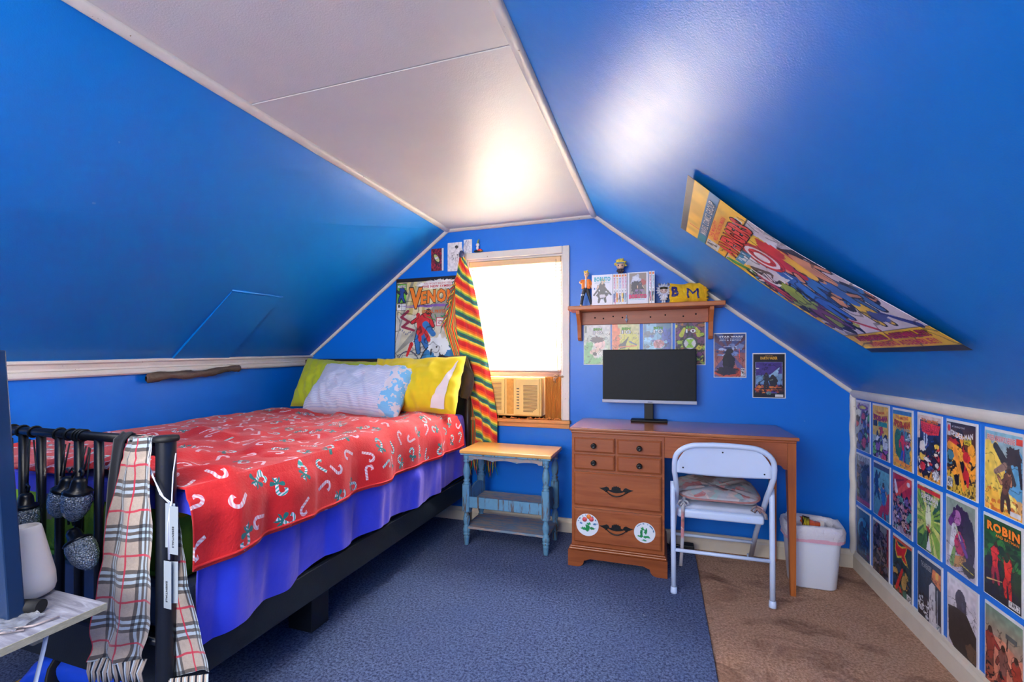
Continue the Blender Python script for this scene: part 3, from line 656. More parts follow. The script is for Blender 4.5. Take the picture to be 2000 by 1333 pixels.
rr = random.Random(5)
for (r, cc), cv in covers.items():
    lb, ln = lbl[(r, cc)]
    sheet('comic_book', lb, 'comic book', 'comics in rows on the right knee wall', rsurf(CY[cc]+rr.uniform(-.004, .004), RZ[r]+rr.uniform(-.003, .003), rr.uniform(-.012, .012)), cv, ln, inset=(0.025, 0.012, 0.95, 0.965))

# four bagged issues under the shelf
def ben(n):
    c = CV(84, 128)
    if n == 0:
        c.grad((150, 190, 140), (200, 196, 196)); c.blob(.2, .2, .4, .3, (110, 180, 110), 3, .5); c.blob(.55, .35, .3, .2, (206, 206, 196), 5, .5); c.ell(.62, .50, .20, .13, (226, 190, 180)); c.blob(.52, .62, .25, .08, (60, 36, 50), 8, .5, 12); c.cap(.3, .3, .55, .38, .08, .06, (220, 190, 170)); c.blob(.42, .26, .08, .05, K, 4, .4); c.rect(.03, .8, .1, .97, (40, 60, 50))
    if n == 1:
        c.grad((200, 170, 60), (190, 190, 130)); c.blob(.1, .7, .2, .4, (230, 110, 60), 3, .5); c.blob(.7, .5, .4, .3, (200, 196, 70), 4, .4); c.poly([(.28, .38), (.36, .52), (.62, .68), (.52, .5), (.5, .4)], K); c.ell(.38, .46, .14, .06, (30, 30, 34)); c.cap(.1, .42, .9, .46, .03, .02, (220, 110, 40)); c.cap(.66, .56, .9, .48, .03, .02, (60, 90, 120))
    if n == 2:
        c.grad((70, 120, 150), (70, 120, 150)); c.blob(.3, .6, .3, .4, (120, 180, 210), 5, .6); c.blob(.8, .6, .2, .3, (60, 90, 180), 6, .6); c.shards(.1, .4, .9, .9, [(150, 210, 240), (50, 90, 160), (90, 110, 130)], 14, .1, 7, None); c.ell(.55, .5, .2, .10, (190, 110, 120)); c.hatch(.38, .4, .72, .6, (230, 170, 190), 24, 4, .6)
    if n == 3:
        c.grad((110, 60, 90), (110, 60, 100)); c.shards(0, 0, 1, 1, [(120, 50, 110), (200, 190, 50), (150, 90, 50), (70, 40, 90), (160, 190, 60)], 70, .1, 9); c.ring(.5, .5, 0, .26, (40, 60, 50)); c.ring(.5, .5, 0, .2, (206, 206, 206)); c.poly([(.36, .60), (.64, .60), (.54, .5), (.64, .40), (.36, .40), (.46, .5)], (150, 210, 60)); c.cap(.2, .7, .3, .85, .08, .05, (190, 200, 60)); c.cap(.8, .7, .72, .85, .08, .05, (190, 200, 60))
    return c
bt = ['pale green cover with dark haired boy face and BEN 10 title, left of four under the shelf', 'yellow orange cover with black pointed shape, second of four under the shelf', 'icy blue cover in glossy sleeve, third of four under the shelf', 'purple and lime cover with round hourglass emblem, rightmost of four under the shelf']
bt[0] = 'pale green cover with dark haired face, leftmost of the four under the shelf'
for n, x in enumerate((-0.470, -0.293, -0.103, 0.083)):
    sheet('comic_book', bt[n], 'comic book', 'sleeved comics under the wall shelf', bsurf(x, 1.097), ben(n),
          [('BEN', .37, .855, .68, .915, (110, 190, 60), K, 0, .02), ('10', .36, .755, .70, .845, (238, 240, 238), K, 0, .02)] + ([] if n else [('SIGNED', .11, .80, .16, .96, W_, None, 0, .0, 0, 1)]))
c = CV(96, 146); c.grad((200, 120, 110), (30, 40, 80)); c.rays(.5, .6, (60, 90, 150), 24, .4, 4); c.blob(.5, .1, .6, .1, (200, 80, 60), 5, .4); c.shards(.1, .45, .9, .75, [(40, 60, 110), (120, 140, 190), (180, 190, 220)], 24, .08, 6, None)
c.blob(.45, .36, .2, .22, (24, 24, 34), 7, .3); c.blob(.42, .14, .34, .1, (40, 34, 48), 8, .5, 12); c.ell(.5, .60, .12, .06, (30, 30, 40)); c.cap(.82, .36, .80, .66, .014, .010, (236, 90, 70)); c.rect(.3, .70, .72, .715, (190, 200, 230)); c.rect(.86, .02, .97, .2, (220, 220, 220)); c.hatch(.87, .03, .96, .19, K, 60, 2, .5)
sheet('comic_book', 'navy and pink cover with dark robed figure, right of the wall shelf', 'comic book', None, bsurf(0.299, 1.024, .174, .262), c,
      [('STAR WARS', .16, .915, .92, .955, W_, None, 0, .04), ('DARK DROIDS', .2, .885, .88, .9, (190, 200, 220), None, 0, 0), ('JEDI & EMPIRE', .16, .83, .86, .87, (200, 210, 236), K, 0, .02)])
c = CV(96, 146); c.grad((16, 16, 22), (16, 16, 22)); c.rect(.07, .1, .93, .82, (120, 130, 170)); c.rect(.085, .11, .915, .81, (70, 50, 130)); c.poly([(.085, .3), (.915, .3), (.915, .55), (.085, .5)], (110, 150, 190)); c.shards(.1, .13, .9, .27, [(200, 80, 40), (60, 30, 40), (220, 130, 50)], 30, .07, 8)
for k in range(5): c.cap(.1, .14+.03*k, .9, .15+.03*k, .008, .008, (220, 110, 50) if k % 2 else (50, 24, 30))
c.poly([(.5, .5), (.84, .70), (.78, .5)], (150, 190, 220)); c.blob(.64, .38, .14, .13, (34, 34, 44), 9, .3); c.fig(.42, .2, .36, (44, 44, 54), (40, 40, 50), (90, 100, 90), 10); c.cap(.15, .32, .4, .44, .012, .01, (30, 40, 50)); c.ell(.14, .67, .05, .012, (220, 220, 220)); c.rect(.7, .02, .95, .07, (214, 214, 214)); c.ell(.5, .1, .08, .04, (90, 130, 130))
sheet('comic_book', 'black bordered purple cover with gold title, nearest the right corner on the back wall', 'comic book', None, bsurf(0.505, 0.909, .168, .258), c,
      [('STAR WARS', .38, .955, .62, .97, (226, 160, 50), None, 0, .01), ('DARTH VADER', .23, .875, .77, .94, (226, 170, 50), K, 0, .04)])

# large poster behind the bed (lower part behind the headboard)
c = CV(200, 300); k = 1.5
c.grad((206, 204, 196), (216, 206, 140)); c.rays(.05, .30, (170, 168, 150), 90, .35, 3); c.rays(.35, 1.05, (190, 176, 90), 80, .30, 5, r0=.2)
c.put(c.y < .62, (208, 208, 204), .55)
c.rays(-.05, .18, (120, 122, 120), 120, .26, 9)
c.rect(0, .96, 1, 1, K); c.rect(0, 0, .012, 1, K)
c.rect(.02, .745, .17, .95, K); c.rect(.025, .75, .165, .945, (110, 190, 60)); c.fig(.095, .76, .16, (30, 70, 150), (30, 70, 150), (40, 50, 70), 3)
c.rect(.02, .67, .17, .742, K); c.rect(.025, .674, .093, .738, (220, 220, 216)); c.rect(.098, .674, .165, .738, (220, 220, 216))
c.blob(.72, .925, .36, .045, (238, 236, 230), 12, .5, 40)
c.blob(.5, .71, .36, .015, (130, 90, 170), 13, .7)
for a, b, cc, d in ((.20, .66, .1, .6), (.1, .6, .22, .55), (.22, .55, .12, .5), (.12, .5, .3, .46)): c.cap(a, b, cc, d, .022, .018, (150, 40, 70))
for i in range(16): c.ell(.12+.026*i, .46-.016*i*(.7+.5*math.sin(i)), .014, .007, (110, 116, 140), .8)
c.ring(.22, .14, .15, .165, (60, 56, 90)); 
for i in range(12): c.ell(.18+.02*i, .14-.010*i, .012, .009, (150, 150, 170), .6)
c.fig(.36, .24, .42, (206, 40, 44), (40, 110, 180), (206, 30, 40), 27, .5); c.cap(.36, .62, .40, .36, .030, .026, (206, 34, 40)); c.cap(.44, .5, .54, .36, .03, .03, (206, 34, 40)); c.cap(.27, .32, .2, .2, .03, .018, (206, 34, 40)); c.cap(.48, .52, .60, .42, .05, .04, (40, 120, 190))
for i in range(0): c.cap(.36+.008*i, .6-.05*i, .39, .57-.05*i, .003, .003, K)
c.cap(.5, .6, .66, .55, .008, .006, (50, 130, 60)); c.cap(.66, .55, .62, .62, .01, .006, (50, 130, 60)); c.blob(.8, .58, .12, .03, (50, 140, 80), 6, .8)
c.rect(.64, .50, .90, .588, (180, 40, 70)); c.rect(.65, .507, .89, .581, (236, 232, 228))
c.blob(.72, .16, .28, .16, K, 31, .2); c.blob(.72, .16, .265, .15, (40, 120, 180), 31, .2); c.blob(.70, .30, .16, .10, (226, 232, 236), 32, .4); c.blob(.55, .12, .08, .1, (50, 140, 190), 33, .4); c.blob(.92, .16, .07, .1, (40, 110, 170), 34, .4)
c.hatch(.46, .02, .98, .3, K, 26, 6, .72); c.blob(.75, .12, .085, .085, K, 35, .25); c.ell(.71, .15, .03, .022, W_, .6); c.ell(.79, .15, .03, .022, W_, -.6); c.ell(.75, .08, .05, .03, (210, 40, 60)); c.cap(.76, .08, .84, .13, .016, .008, (226, 110, 60)); c.ell(.75, .055, .035, .012, (230, 225, 200))
sheet('poster', 'tall poster with big orange title and blue art behind the headboard, beside the striped cloth', 'poster', None,
      planar((-1.868, YB-0.004, 1.02), (1, 0, 0.0), (0.02, 0, 1), (0, -1, 0), 0.52, 0.705, lambda u, v: 0.004+0.004*np.sin(u*3+v*4)), c,
      [('V', .22, .685, .42, .90, ORG, K, 0, .05), ('ENOM', .40, .72, .93, .855, ORG, K, .02, .05), ('LETHAL PROTECTOR', .42, .635, .92, .665, (230, 120, 40), (120, 40, 30), 0, .01),
       ('MARVEL', .03, .905, .16, .935, W_, K, 0, .02), ("YOU WON'T BELIEVE YOUR EYES!", .44, .925, .98, .945, (190, 60, 80), None, 0, .0), ('FIVE NEW SYMBIOTES', .42, .893, .98, .917, (200, 40, 60), None, 0, .03),
       ('1', .045, .70, .07, .73, K, None, 0, .03), ('CO-STARRING', .66, .565, .84, .574, (130, 60, 80), None, 0, 0), ('SPIDER-MAN!', .66, .545, .88, .56, (180, 40, 70), None, 0, .03), ('AND FEEL', .66, .528, .82, .538, (130, 60, 80), None, 0, 0), ('THE JURY!', .66, .51, .84, .524, (180, 40, 70), None, 0, .02)],
      board=False)

# long poster on the right slope
c = CV(230, 340); k = 1.48
c.grad((232, 186, 40), (238, 186, 44)); c.rect(.0, .13, 1, .745, (214, 206, 210))
c.poly([(.42, .745), (.75, .745), (.62, .62), (.55, .56), (.32, .62)], (70, 70, 74)); c.poly([(.70, .745), (1, .745), (1, .56), (.86, .60), (.8, .68)], (206, 204, 210))
for i in range(14): c.cap(.76+.018*i, .74, .9+.008*i, .60, .0015, .0015, (120, 120, 130))
c.poly([(.9, .60), (1, .57), (1, .42), (.8, .50)], (60, 58, 66))
c.poly([(0, .745), (.22, .70), (.2, .5), (.12, .3), (0, .2)], (232, 180, 50)); c.cap(.04, .72, .16, .56, .03, .02, (50, 150, 60)); c.cap(.16, .60, .04, .48, .02, .016, (200, 40, 40))
c.shards(.05, .30, .95, .58, [(40, 110, 180), (214, 140, 100), (200, 30, 60), (60, 60, 120), (230, 226, 230), (216, 150, 110), (50, 130, 190)], 60, .055, 81)
c.shards(.05, .18, .55, .40, [(150, 170, 60), (170, 180, 70), (110, 60, 120), (90, 130, 50)], 18, .07, 82)
for (x, y, z, a, b, sk, sd) in ((.62, .30, .38, (206, 30, 50), (40, 110, 180), (220, 150, 110), 3), (.42, .22, .36, (40, 110, 190), (40, 100, 180), (220, 150, 110), 6), (.22, .18, .34, (150, 170, 60), (120, 60, 110), (150, 170, 60), 8),
                                (.82, .24, .36, (220, 150, 110), (60, 110, 160), (220, 150, 110), 11), (.72, .16, .28, (60, 120, 190), (230, 190, 60), (220, 150, 110), 14), (.12, .40, .2, (190, 40, 80), (190, 50, 60), (230, 220, 220), 16)):
    c.fig(x, y, z, a, b, sk, sd, 0.2, k=k)
c.cap(.62, .74, .80, .58, .05, .07, (210, 30, 40)); c.cap(.70, .70, .84, .68, .05, .035, (240, 200, 50)); c.cap(.80, .6, .74, .46, .06, .05, (240, 190, 50)); c.blob(.78, .62, .09, .06, (206, 30, 40), 5, .3); c.blob(.9, .66, .07, .05, (230, 226, 232), 6, .6)
c.blob(.30, .64, .14, .06, (220, 222, 228), 7, .6); c.cap(.2, .62, .36, .52, .02, .02, (110, 90, 80)); c.hatch(.1, .48, .5, .62, (230, 230, 234), 30, 5, .55)
for r0, cc in ((.150, K), (.146, (206, 30, 44)), (.118, W_), (.092, (206, 30, 44)), (.055, W_)): c.ring(.52, .622, 0, r0, cc, k)
c.cap(.95, .14, .8, .22, .025, .01, (40, 60, 130)); c.cap(.55, .14, .40, .22, .016, .01, (190, 40, 60)); c.blob(.74, .20, .08, .03, (70, 90, 150), 9, .5)
c.put((c.y > .13) & (c.y < .745) & ((c.x < .025)), (232, 186, 40)); c.rect(0, 0, .008, 1, K); c.rect(0, .742, 1, .747, K); c.rect(0, .128, 1, .131, K)
c.rect(0, .968, 1, 1, (44, 40, 40)); c.rect(0, 0, 1, .03, (34, 32, 36)); c.rect(0, .858, 1, .905, K); c.rect(0, .86, 1, .903, (90, 140, 180)); c.rect(0, .86, .18, .903, (40, 150, 170))
c.rect(.02, .79, .18, .855, (226, 226, 226)); c.hatch(.03, .80, .17, .85, K, 50, 4, .5); c.cap(.25, .955, .25, .905, .006, .006, (220, 60, 40), k)
c.rect(.66, .755, .92, .785, (230, 230, 230)); c.hatch(.68, .757, .9, .783, K, 60, 9, .45)
c.rect(.12, .655, .42, .70, (50, 140, 180)); c.hatch(.18, .66, .36, .695, (236, 236, 236), 50, 3, .4); c.rect(.1, .7, .34, .74, (238, 188, 44))
NS = np.array((-.6187, 0, -.7856))
def bow(u, v): return 0.008+0.020*np.sin(np.clip(v, 0, 1)*PI)*(0.35+0.65*u)+0.006*np.sin(u*4+v*5)*np.sin(np.clip(v, 0, 1)*PI)+0.006*np.clip(u, 0, 1)
sheet('poster', 'long yellow poster with red title and crowded heroes bowing off the right slope', 'poster', None,
      planar((0.738+.002, 1.985, 1.158), (0, -1, 0), (-.7856, 0, .6187), tuple(NS), 0.57, 0.835, bow), c,
      [('MARVEL COMICS GROUP', .22, .866, .90, .897, W_, K, 0, .02), ('THE MIGHTY', .28, .835, .66, .853, (220, 50, 40), None, 0, .02), ('MEETING IRON MAN', .26, .812, .80, .832, (220, 50, 40), None, 0, .02),
       ('AVENGERS', .16, .705, .90, .80, (214, 40, 40), K, .0, .05, 0), ('AVENGERS ASSEMBLE!!', .12, .085, .92, .118, (180, 30, 80), (60, 20, 60), 0, .04), ('AVENGERS ASSEMBLE!!', .18, .045, .90, .075, (190, 40, 80), None, 0, .03)],
      board=False)
# three small sheets above the big poster
c = CV(60, 90); c.grad((110, 30, 50), (100, 26, 50)); c.hatch(0, 0, 1, 1, (180, 40, 60), 16, 3, .52); c.hatch(0, 0, 1, 1, (50, 16, 40), 22, 5, .6); c.ell(.5, .56, .36, .17, (40, 60, 40), -.5); c.ell(.52, .57, .28, .12, (190, 200, 120), -.5)
sheet('card', 'small red and purple card with pale green eye shape, left of the white sheets', 'card', 'cards pinned above the tall poster', bsurf(-1.566, 1.767, .098, .160, .003), c, [('MF', .36, .52, .68, .62, W_, K, 0, .04)], inset=(0, 0, .86, 1), thick=.002)
c = CV(80, 120); c.grad((228, 224, 222), (232, 228, 226)); c.blob(.62, .84, .13, .05, (70, 70, 70), 3, .3); c.cap(.6, .8, .58, .76, .04, .02, (90, 90, 90)); c.hatch(.28, .36, .42, .66, (120, 120, 120), 34, 3, .6); c.hatch(.5, .3, .8, .7, (150, 150, 150), 30, 6, .7); c.ell(.7, .56, .05, .03, (110, 100, 90))
sheet('drawing', 'white torn sheet with a small pencil drawing of a round shape', 'drawing', None, bsurf(-1.436, 1.757, .112, .202, .003), c, [], inset=(0, 0, 1, 1), thick=.0015)
c = CV(50, 80); c.grad((226, 224, 226), (230, 228, 230)); c.hatch(.15, .1, .9, .9, (200, 198, 204), 14, 3, .6); c.cap(.3, .2, .6, .95, .02, .02, (170, 170, 180))
sheet('note', 'small blank white note above the top left window corner', 'note', None, bsurf(-1.311, 1.872, .062, .100, .003), c, [], inset=(0, 0, 1, 1), thick=.0015)

# ================================================================== BED
BX0, BX1 = -2.60, -1.28       # between post centres
BYF, BYH = 0.88, 2.845
BED = thing('bed', (-1.95, 1.86, 0.0), 'black metal bed with barred foot end, against the left wall', 'bed')
def post(x, y, ztop):
    m = MB(); m.lathe([(0.0, 0.0105), (0.026, 0.0105), (0.026, 0.02), (0.0235, 0.03), (0.0235, ztop-0.016), (0.0235, ztop-0.014)], (x, y, 0.0), 24, caps=False)
    p = m.build('post', M_black, BED)
    m = MB(); m.lathe([(0.0, ztop-0.016), (0.029, ztop-0.016), (0.031, ztop-0.010), (0.029, ztop-0.002), (0.0, ztop)], (x, y, 0), 24, caps=False); m.build('cap', M_blackm, p)
post(BX1, BYF, 0.918); post(BX0, BYF, 0.918)
m = MB(); m.tube([(BX0, BYF, 0.900), (BX1, BYF, 0.900)], 0.0135, 14); m.build('top_rail', M_black, BED)
m = MB(); m.tube([(BX0, BYF, 0.350), (BX1, BYF, 0.350)], 0.0115, 12); m.build('bottom_rail', M_black, BED)
bar = None
for k in range(1, 14):
    x = BX1-0.0895*k-0.006
    if x < BX0+0.05: break
    if bar is None:
        m = MB(); m.tube([(x, BYF, 0.351), (x, BYF, 0.895)], 0.0115, 12); bar = m.build('bar', M_black, BED); b0 = x
    else: dupe(bar, Vector((x-b0, 0, 0)), BED)
bar_base = Vector((0, 0, 0))
# head end: posts, plain dark panel frame
for x in (BX0-0.01, BX1+0.02):
    m = MB(); m.lathe([(0, 0.0105), (0.022, 0.0105), (0.022, 1.13), (0, 1.135)], (x, BYH+0.02, 0), 18, caps=False); m.build('post', paint('brown_metal', S(70, 52, 44), 0.35, 0.2), BED)
m = MB(); m.box(BX0, BX1+0.02, BYH+0.008, BYH+0.032, 1.108, 1.138, 0.006); m.box(BX0, BX1+0.02, BYH+0.012, BYH+0.028, 0.45, 1.108); m.build('headboard', M_blackm, BED)
M_rail = paint('black_stained_board', S(18, 26, 30), 0.55, 0.35, 25, 200, 0.2)
m = MB(); m.box(-1.270, -1.248, BYF+0.015, BYH, 0.216, 0.330, 0.003); m.build('side_rail', M_rail, BED)
m = MB(); m.box(XL+0.03, -1.270, BYF+0.03, BYF+0.05, 0.175, 0.330, 0.003); m.build('foot_board', M_rail, BED)
for y, xq in ((1.50, 0), (2.2, -0.45)):
    m = MB(); m.box(-1.47+xq, -1.35+xq, y, y+0.10, 0.0105, 0.314, 0.003); m.build('support_leg', M_rail, BED)
m = MB(); m.box(XL+0.05, -1.30, BYF+0.05, BYH, 0.315, 0.330); m.build('slat_base', M_rail, BED)
# box spring
M_spring = paint('grey_blue_ticking', S(120, 136, 160), 0.9, 0.3, 8)
m = MB(); m.box(XL+0.03, -1.284, BYF+0.055, BYH-0.01, 0.332, 0.478, 0.02, 3); bs = m.build('box_spring', M_spring); tag(bs, 'grey blue box spring showing below the blue bed sheet', 'box spring')
for y0, y1, z0 in ((1.86, 1.98, 0.352), (2.18, 2.28, 0.36), (1.60, 1.66, 0.352)):
    m = MB(); m.box(-1.2845, -1.2825, y0, y1, z0, z0+0.05, 0.0005); m.build('tape_patch', flat((196, 160, 120), 0.8), bs)
# mattress with printed lime cover, seen through the bars
def limeprint():
    t = NT('lime_floral_cover'); p = t.obj(); v = t.n('ShaderNodeTexVoronoi'); v.inputs['Scale'].default_value = 5.5; t.l(p, v.inputs['Vector'])
    b = t.mix(t.noise(7, 4), S(104, 156, 30), S(150, 196, 50))
    b = t.mix(t.math('LESS_THAN', v.outputs['Distance'], 0.24), b, S(240, 190, 20))
    b = t.mix(t.math('GREATER_THAN', t.noise(4.2, 3), 0.585), b, S(168, 150, 118))
    t.set(base=b, rough=0.8); t.bump(t.noise(12, 4), 0.6, 0.02); return t.m
n_, k_ = 60, 90
def rbox(x0, x1, y0, y1, z0, z1, r, name, mat, parent=None):
    m = MB(); m.box(x0, x1, y0, y1, z0, z1, r, 4); o = m.build(name, mat, parent)
    for f in o.data.polygons: f.use_smooth = True
    return o
mt = rbox(XL+0.02, -1.300, BYF+0.045, BYH-0.012, 0.480, 0.760, 0.05, 'mattress', limeprint()); tag(mt, 'thick mattress in a lime green flowered cover seen through the bed foot bars', 'mattress')
m = MB(); m.tube([(XL+0.03, BYF+0.044, 0.505), (-1.29, BYF+0.044, 0.505)], 0.007, 8); m.build('piping', flat((90, 160, 60), 0.8), mt)

def draped(X1, yf, yh, ex, ey, ztop, nx, ny, rc, wr, pleat, name, mat, pstart=0.0, bulge=0.0, hemvar=0.0, hemy=0.0, seed=0, X0=XL+0.03, headdrop=0.0):
    """cloth lying on the bed, falling ex over the right side and ey over the foot"""
    A = np.linspace(0, (X1-X0)+ex, nx); B = np.linspace(-ey, yh-yf, ny); a, b = np.meshgrid(A, B)
    oa = np.maximum(a-(X1-X0), 0); ob = np.maximum(-b, 0)
    hv = 1+hemvar*fbm(b*3.1+5, b*0+seed, seed, 3)+hemy*np.clip(1-(b/1.9), 0, 1)**0.5
    oa = oa*hv
    d = np.maximum(oa, ob)*0.75+np.hypot(oa, ob)*0.25
    bend = lambda o: rc*(1-np.exp(-o/rc))          # how far it bulges out before hanging straight
    x = X0+np.minimum(a, X1-X0)+bend(oa)*0.9; y = yf+np.maximum(b, 0)-bend(ob)*0.35
    z = ztop-d+rc*(1-np.exp(-d/rc))*0.55
    hang = np.clip(oa/0.12, 0, 1)
    # folds: long diagonal ridges on top, pleats where it hangs
    top = 1-np.clip(d/0.08, 0, 1)
    wz = wr*(fbm(a*2.0+b*0.5, b*1.4, seed+1, 3)*1.1+0.8*(1-np.abs(fbm(a*1.3-b*2.2, b*1.6+a*1.8, seed+2, 2))*3)*0.35+0.5*fbm(a*6+b*4, b*5-a*2, seed+7, 2)-0.35*np.abs(fbm(a*4.5-b*3, b*4+a*3, seed+9, 2)))
    z = z+wz*(0.25+0.75*top)
    pl = pleat*hang*np.clip((oa-pstart)/0.12, 0.0, 1)*(0.35+fbm(b*5.5+a*0.8, b*0+a*1.2, seed+4, 3)*1.9+0.4*np.sin(b*23+fbm(b*2, b*0, 3)*5))
    pl = np.maximum(pl, -0.008)
    x = x+pl+bulge*hang*np.clip(1-b/0.35, 0, 1)
    y = y+0.3*pl*hang
    z = np.where(top > .5, np.maximum(z, ztop-0.010), z)
    P = np.stack([x, y, z], -1); uv = np.stack([a, b], -1)
    return gridmesh(name, P, mat, uv=uv), P
def sheetmat():
    t = NT('royal_blue_sheet'); f = t.noise(5, 3)
    t.set(base=t.mix(f, S(24, 54, 206), S(36, 66, 226)), rough=0.5, sheen=0.6); t.b.inputs['Sheen Tint'].default_value = (0.9, 0.6, 0.8, 1)
    t.bump(t.noise(16, 4), 0.35, 0.01); return t.m
sk, _ = draped(-1.280, BYF+0.05, BYH-0.05, 0.395, 0.085, 0.762, 90, 300, 0.035, 0.001, 0.030, 'bed_sheet', sheetmat(), pstart=0.16, bulge=0.035, hemvar=0.09, hemy=0.17, seed=3)
tag(sk, 'royal blue bed sheet hanging in pleats below the red blanket', 'bed sheet')

# candy-cane fleece: pattern made in nodes on the cloth's own uv (metres)
def canemat():
    t = NT('red_fleece_candy_canes'); u = t.n('ShaderNodeUVMap'); u.uv_map = 'UVMap'
    def layer(scale, off, rnd):
        mp = t.n('ShaderNodeMapping'); mp.inputs['Location'].default_value = off; t.l(u.outputs[0], mp.inputs[0])
        v = t.n('ShaderNodeTexVoronoi', voronoi_dimensions='2D'); v.inputs['Scale'].default_value = scale; v.inputs['Randomness'].default_value = rnd
        t.l(mp.outputs[0], v.inputs['Vector'])
        sc = t.n('ShaderNodeVectorMath', operation='SUBTRACT'); t.l(mp.outputs[0], sc.inputs[0]); t.l(v.outputs['Position'], sc.inputs[1])
        s2 = t.n('ShaderNodeVectorMath', operation='SCALE'); t.l(sc.outputs[0], s2.inputs[0]); s2.inputs['Scale'].default_value = scale
        sp = t.n('ShaderNodeSeparateXYZ'); t.l(s2.outputs[0], sp.inputs[0])
        cs = t.n('ShaderNodeSeparateColor'); t.l(v.outputs['Color'], cs.inputs[0])
        an = t.math('MULTIPLY', cs.outputs[0], 6.283)
        c, s = t.math('COSINE', an), t.math('SINE', an)
        X, Y = sp.outputs[0], sp.outputs[1]
        x = t.math('ADD', t.math('MULTIPLY', X, c), t.math('MULTIPLY', Y, s)); y = t.math('SUBTRACT', t.math('MULTIPLY', Y, c), t.math('MULTIPLY', X, s))
        x = t.math('MULTIPLY', x, t.math('SUBTRACT', t.math('MULTIPLY', t.math('GREATER_THAN', cs.outputs[1], 0.5), 2.0), 1.0))
        return x, y, cs
    def cane(x, y, R=0.15, wd=0.056, L=0.44, y0=0.17):
        yy = t.math('SUBTRACT', y, y0)
        r = t.math('SQRT', t.math('ADD', t.math('MULTIPLY', x, x), t.math('MULTIPLY', yy, yy)))
        hook = t.math('MULTIPLY', t.math('LESS_THAN', t.math('ABSOLUTE', t.math('SUBTRACT', r, R)), wd), t.math('GREATER_THAN', yy, t.math('MULTIPLY', t.math('GREATER_THAN', x, 0.0), -0.07)))
        stem = t.math('MULTIPLY', t.math('LESS_THAN', t.math('ABSOLUTE', t.math('ADD', x, R)), wd), t.math('MULTIPLY', t.math('LESS_THAN', yy, 0.001), t.math('GREATER_THAN', yy, -L)))
        return t.math('MAXIMUM', hook, stem)
    def bow(x, y, cx, cy):
        x = t.math('SUBTRACT', x, cx); y = t.math('SUBTRACT', y, cy)
        ax = t.math('ABSOLUTE', x)
        lobe = t.math('LESS_THAN', t.math('ADD', t.math('POWER', t.math('DIVIDE', t.math('SUBTRACT', ax, 0.14), 0.13), 2.0), t.math('POWER', t.math('DIVIDE', y, t.math('ADD', t.math('MULTIPLY', ax, 0.35), 0.02)), 2.0)), 1.0)
        tail = t.math('MULTIPLY', t.math('LESS_THAN', t.math('ABSOLUTE', t.math('ADD', y, t.math('MULTIPLY', ax, 1.7))), 0.06), t.math('LESS_THAN', ax, 0.13))
        return t.math('MAXIMUM', lobe, tail)
    base = t.mix(t.noise(9, 3, 0.5), S(196, 8, 20), S(238, 40, 46)); mask = None
    for i, (sc, off) in enumerate(((10.6, (0.3, 0.1, 0)),)):
        x, y, cs = layer(sc, off, 0.45)
        m_ = cane(x, y)
        st = t.math('GREATER_THAN', t.math('SINE', t.math('MULTIPLY', t.math('ADD', t.math('MULTIPLY', x, 0.8), y), 46.0)), -0.1)
        isg = t.math('GREATER_THAN', cs.outputs[2], 0.48)
        other = t.mix(isg, S(240, 170, 180), S(40, 178, 168))
        col = t.mix(st, other, S(246, 232, 236))
        pres = t.math('GREATER_THAN', cs.outputs[1], 0.01)
        base = t.mix(t.math('MULTIPLY', m_, pres), base, col)
        hasb = t.math('GREATER_THAN', cs.outputs[2], 0.62)
        base = t.mix(t.math('MULTIPLY', t.math('MULTIPLY', bow(x, y, -0.13, -0.05), hasb), pres), base, S(16, 120, 116))
    t.set(base=base, rough=0.8, sheen=0.25); t.b.inputs['Sheen Roughness'].default_value = 0.4; t.b.inputs['Sheen Tint'].default_value = (1, 0.75, 0.7, 1)
    t.bump(t.math('ADD', t.noise(160, 3, 0.6), t.math('MULTIPLY', t.noise(22, 3), 2.0)), 0.35, 0.006); return t.m
bk, Pbk = draped(-1.272, BYF+0.035, 2.66, 0.222, 0.022, 0.780, 220, 330, 0.06, 0.066, 0.022, 'blanket', canemat(), pstart=-0.1, bulge=0.01, hemvar=0.05, hemy=0.18, seed=11)
tag(bk, 'red fleece blanket printed with candy canes and green bows, spread over the bed', 'blanket')
bk.modifiers.new('Solidify', 'SOLIDIFY').thickness = 0.006
# stitched hem along the hanging edge
m = MB(); e = Pbk[::4, -1]; m.tube([tuple(p+np.array((0.001, 0, 0.012))) for p in e], 0.0045, 6); m.build('hem', flat((206, 40, 44), 0.9), bk)

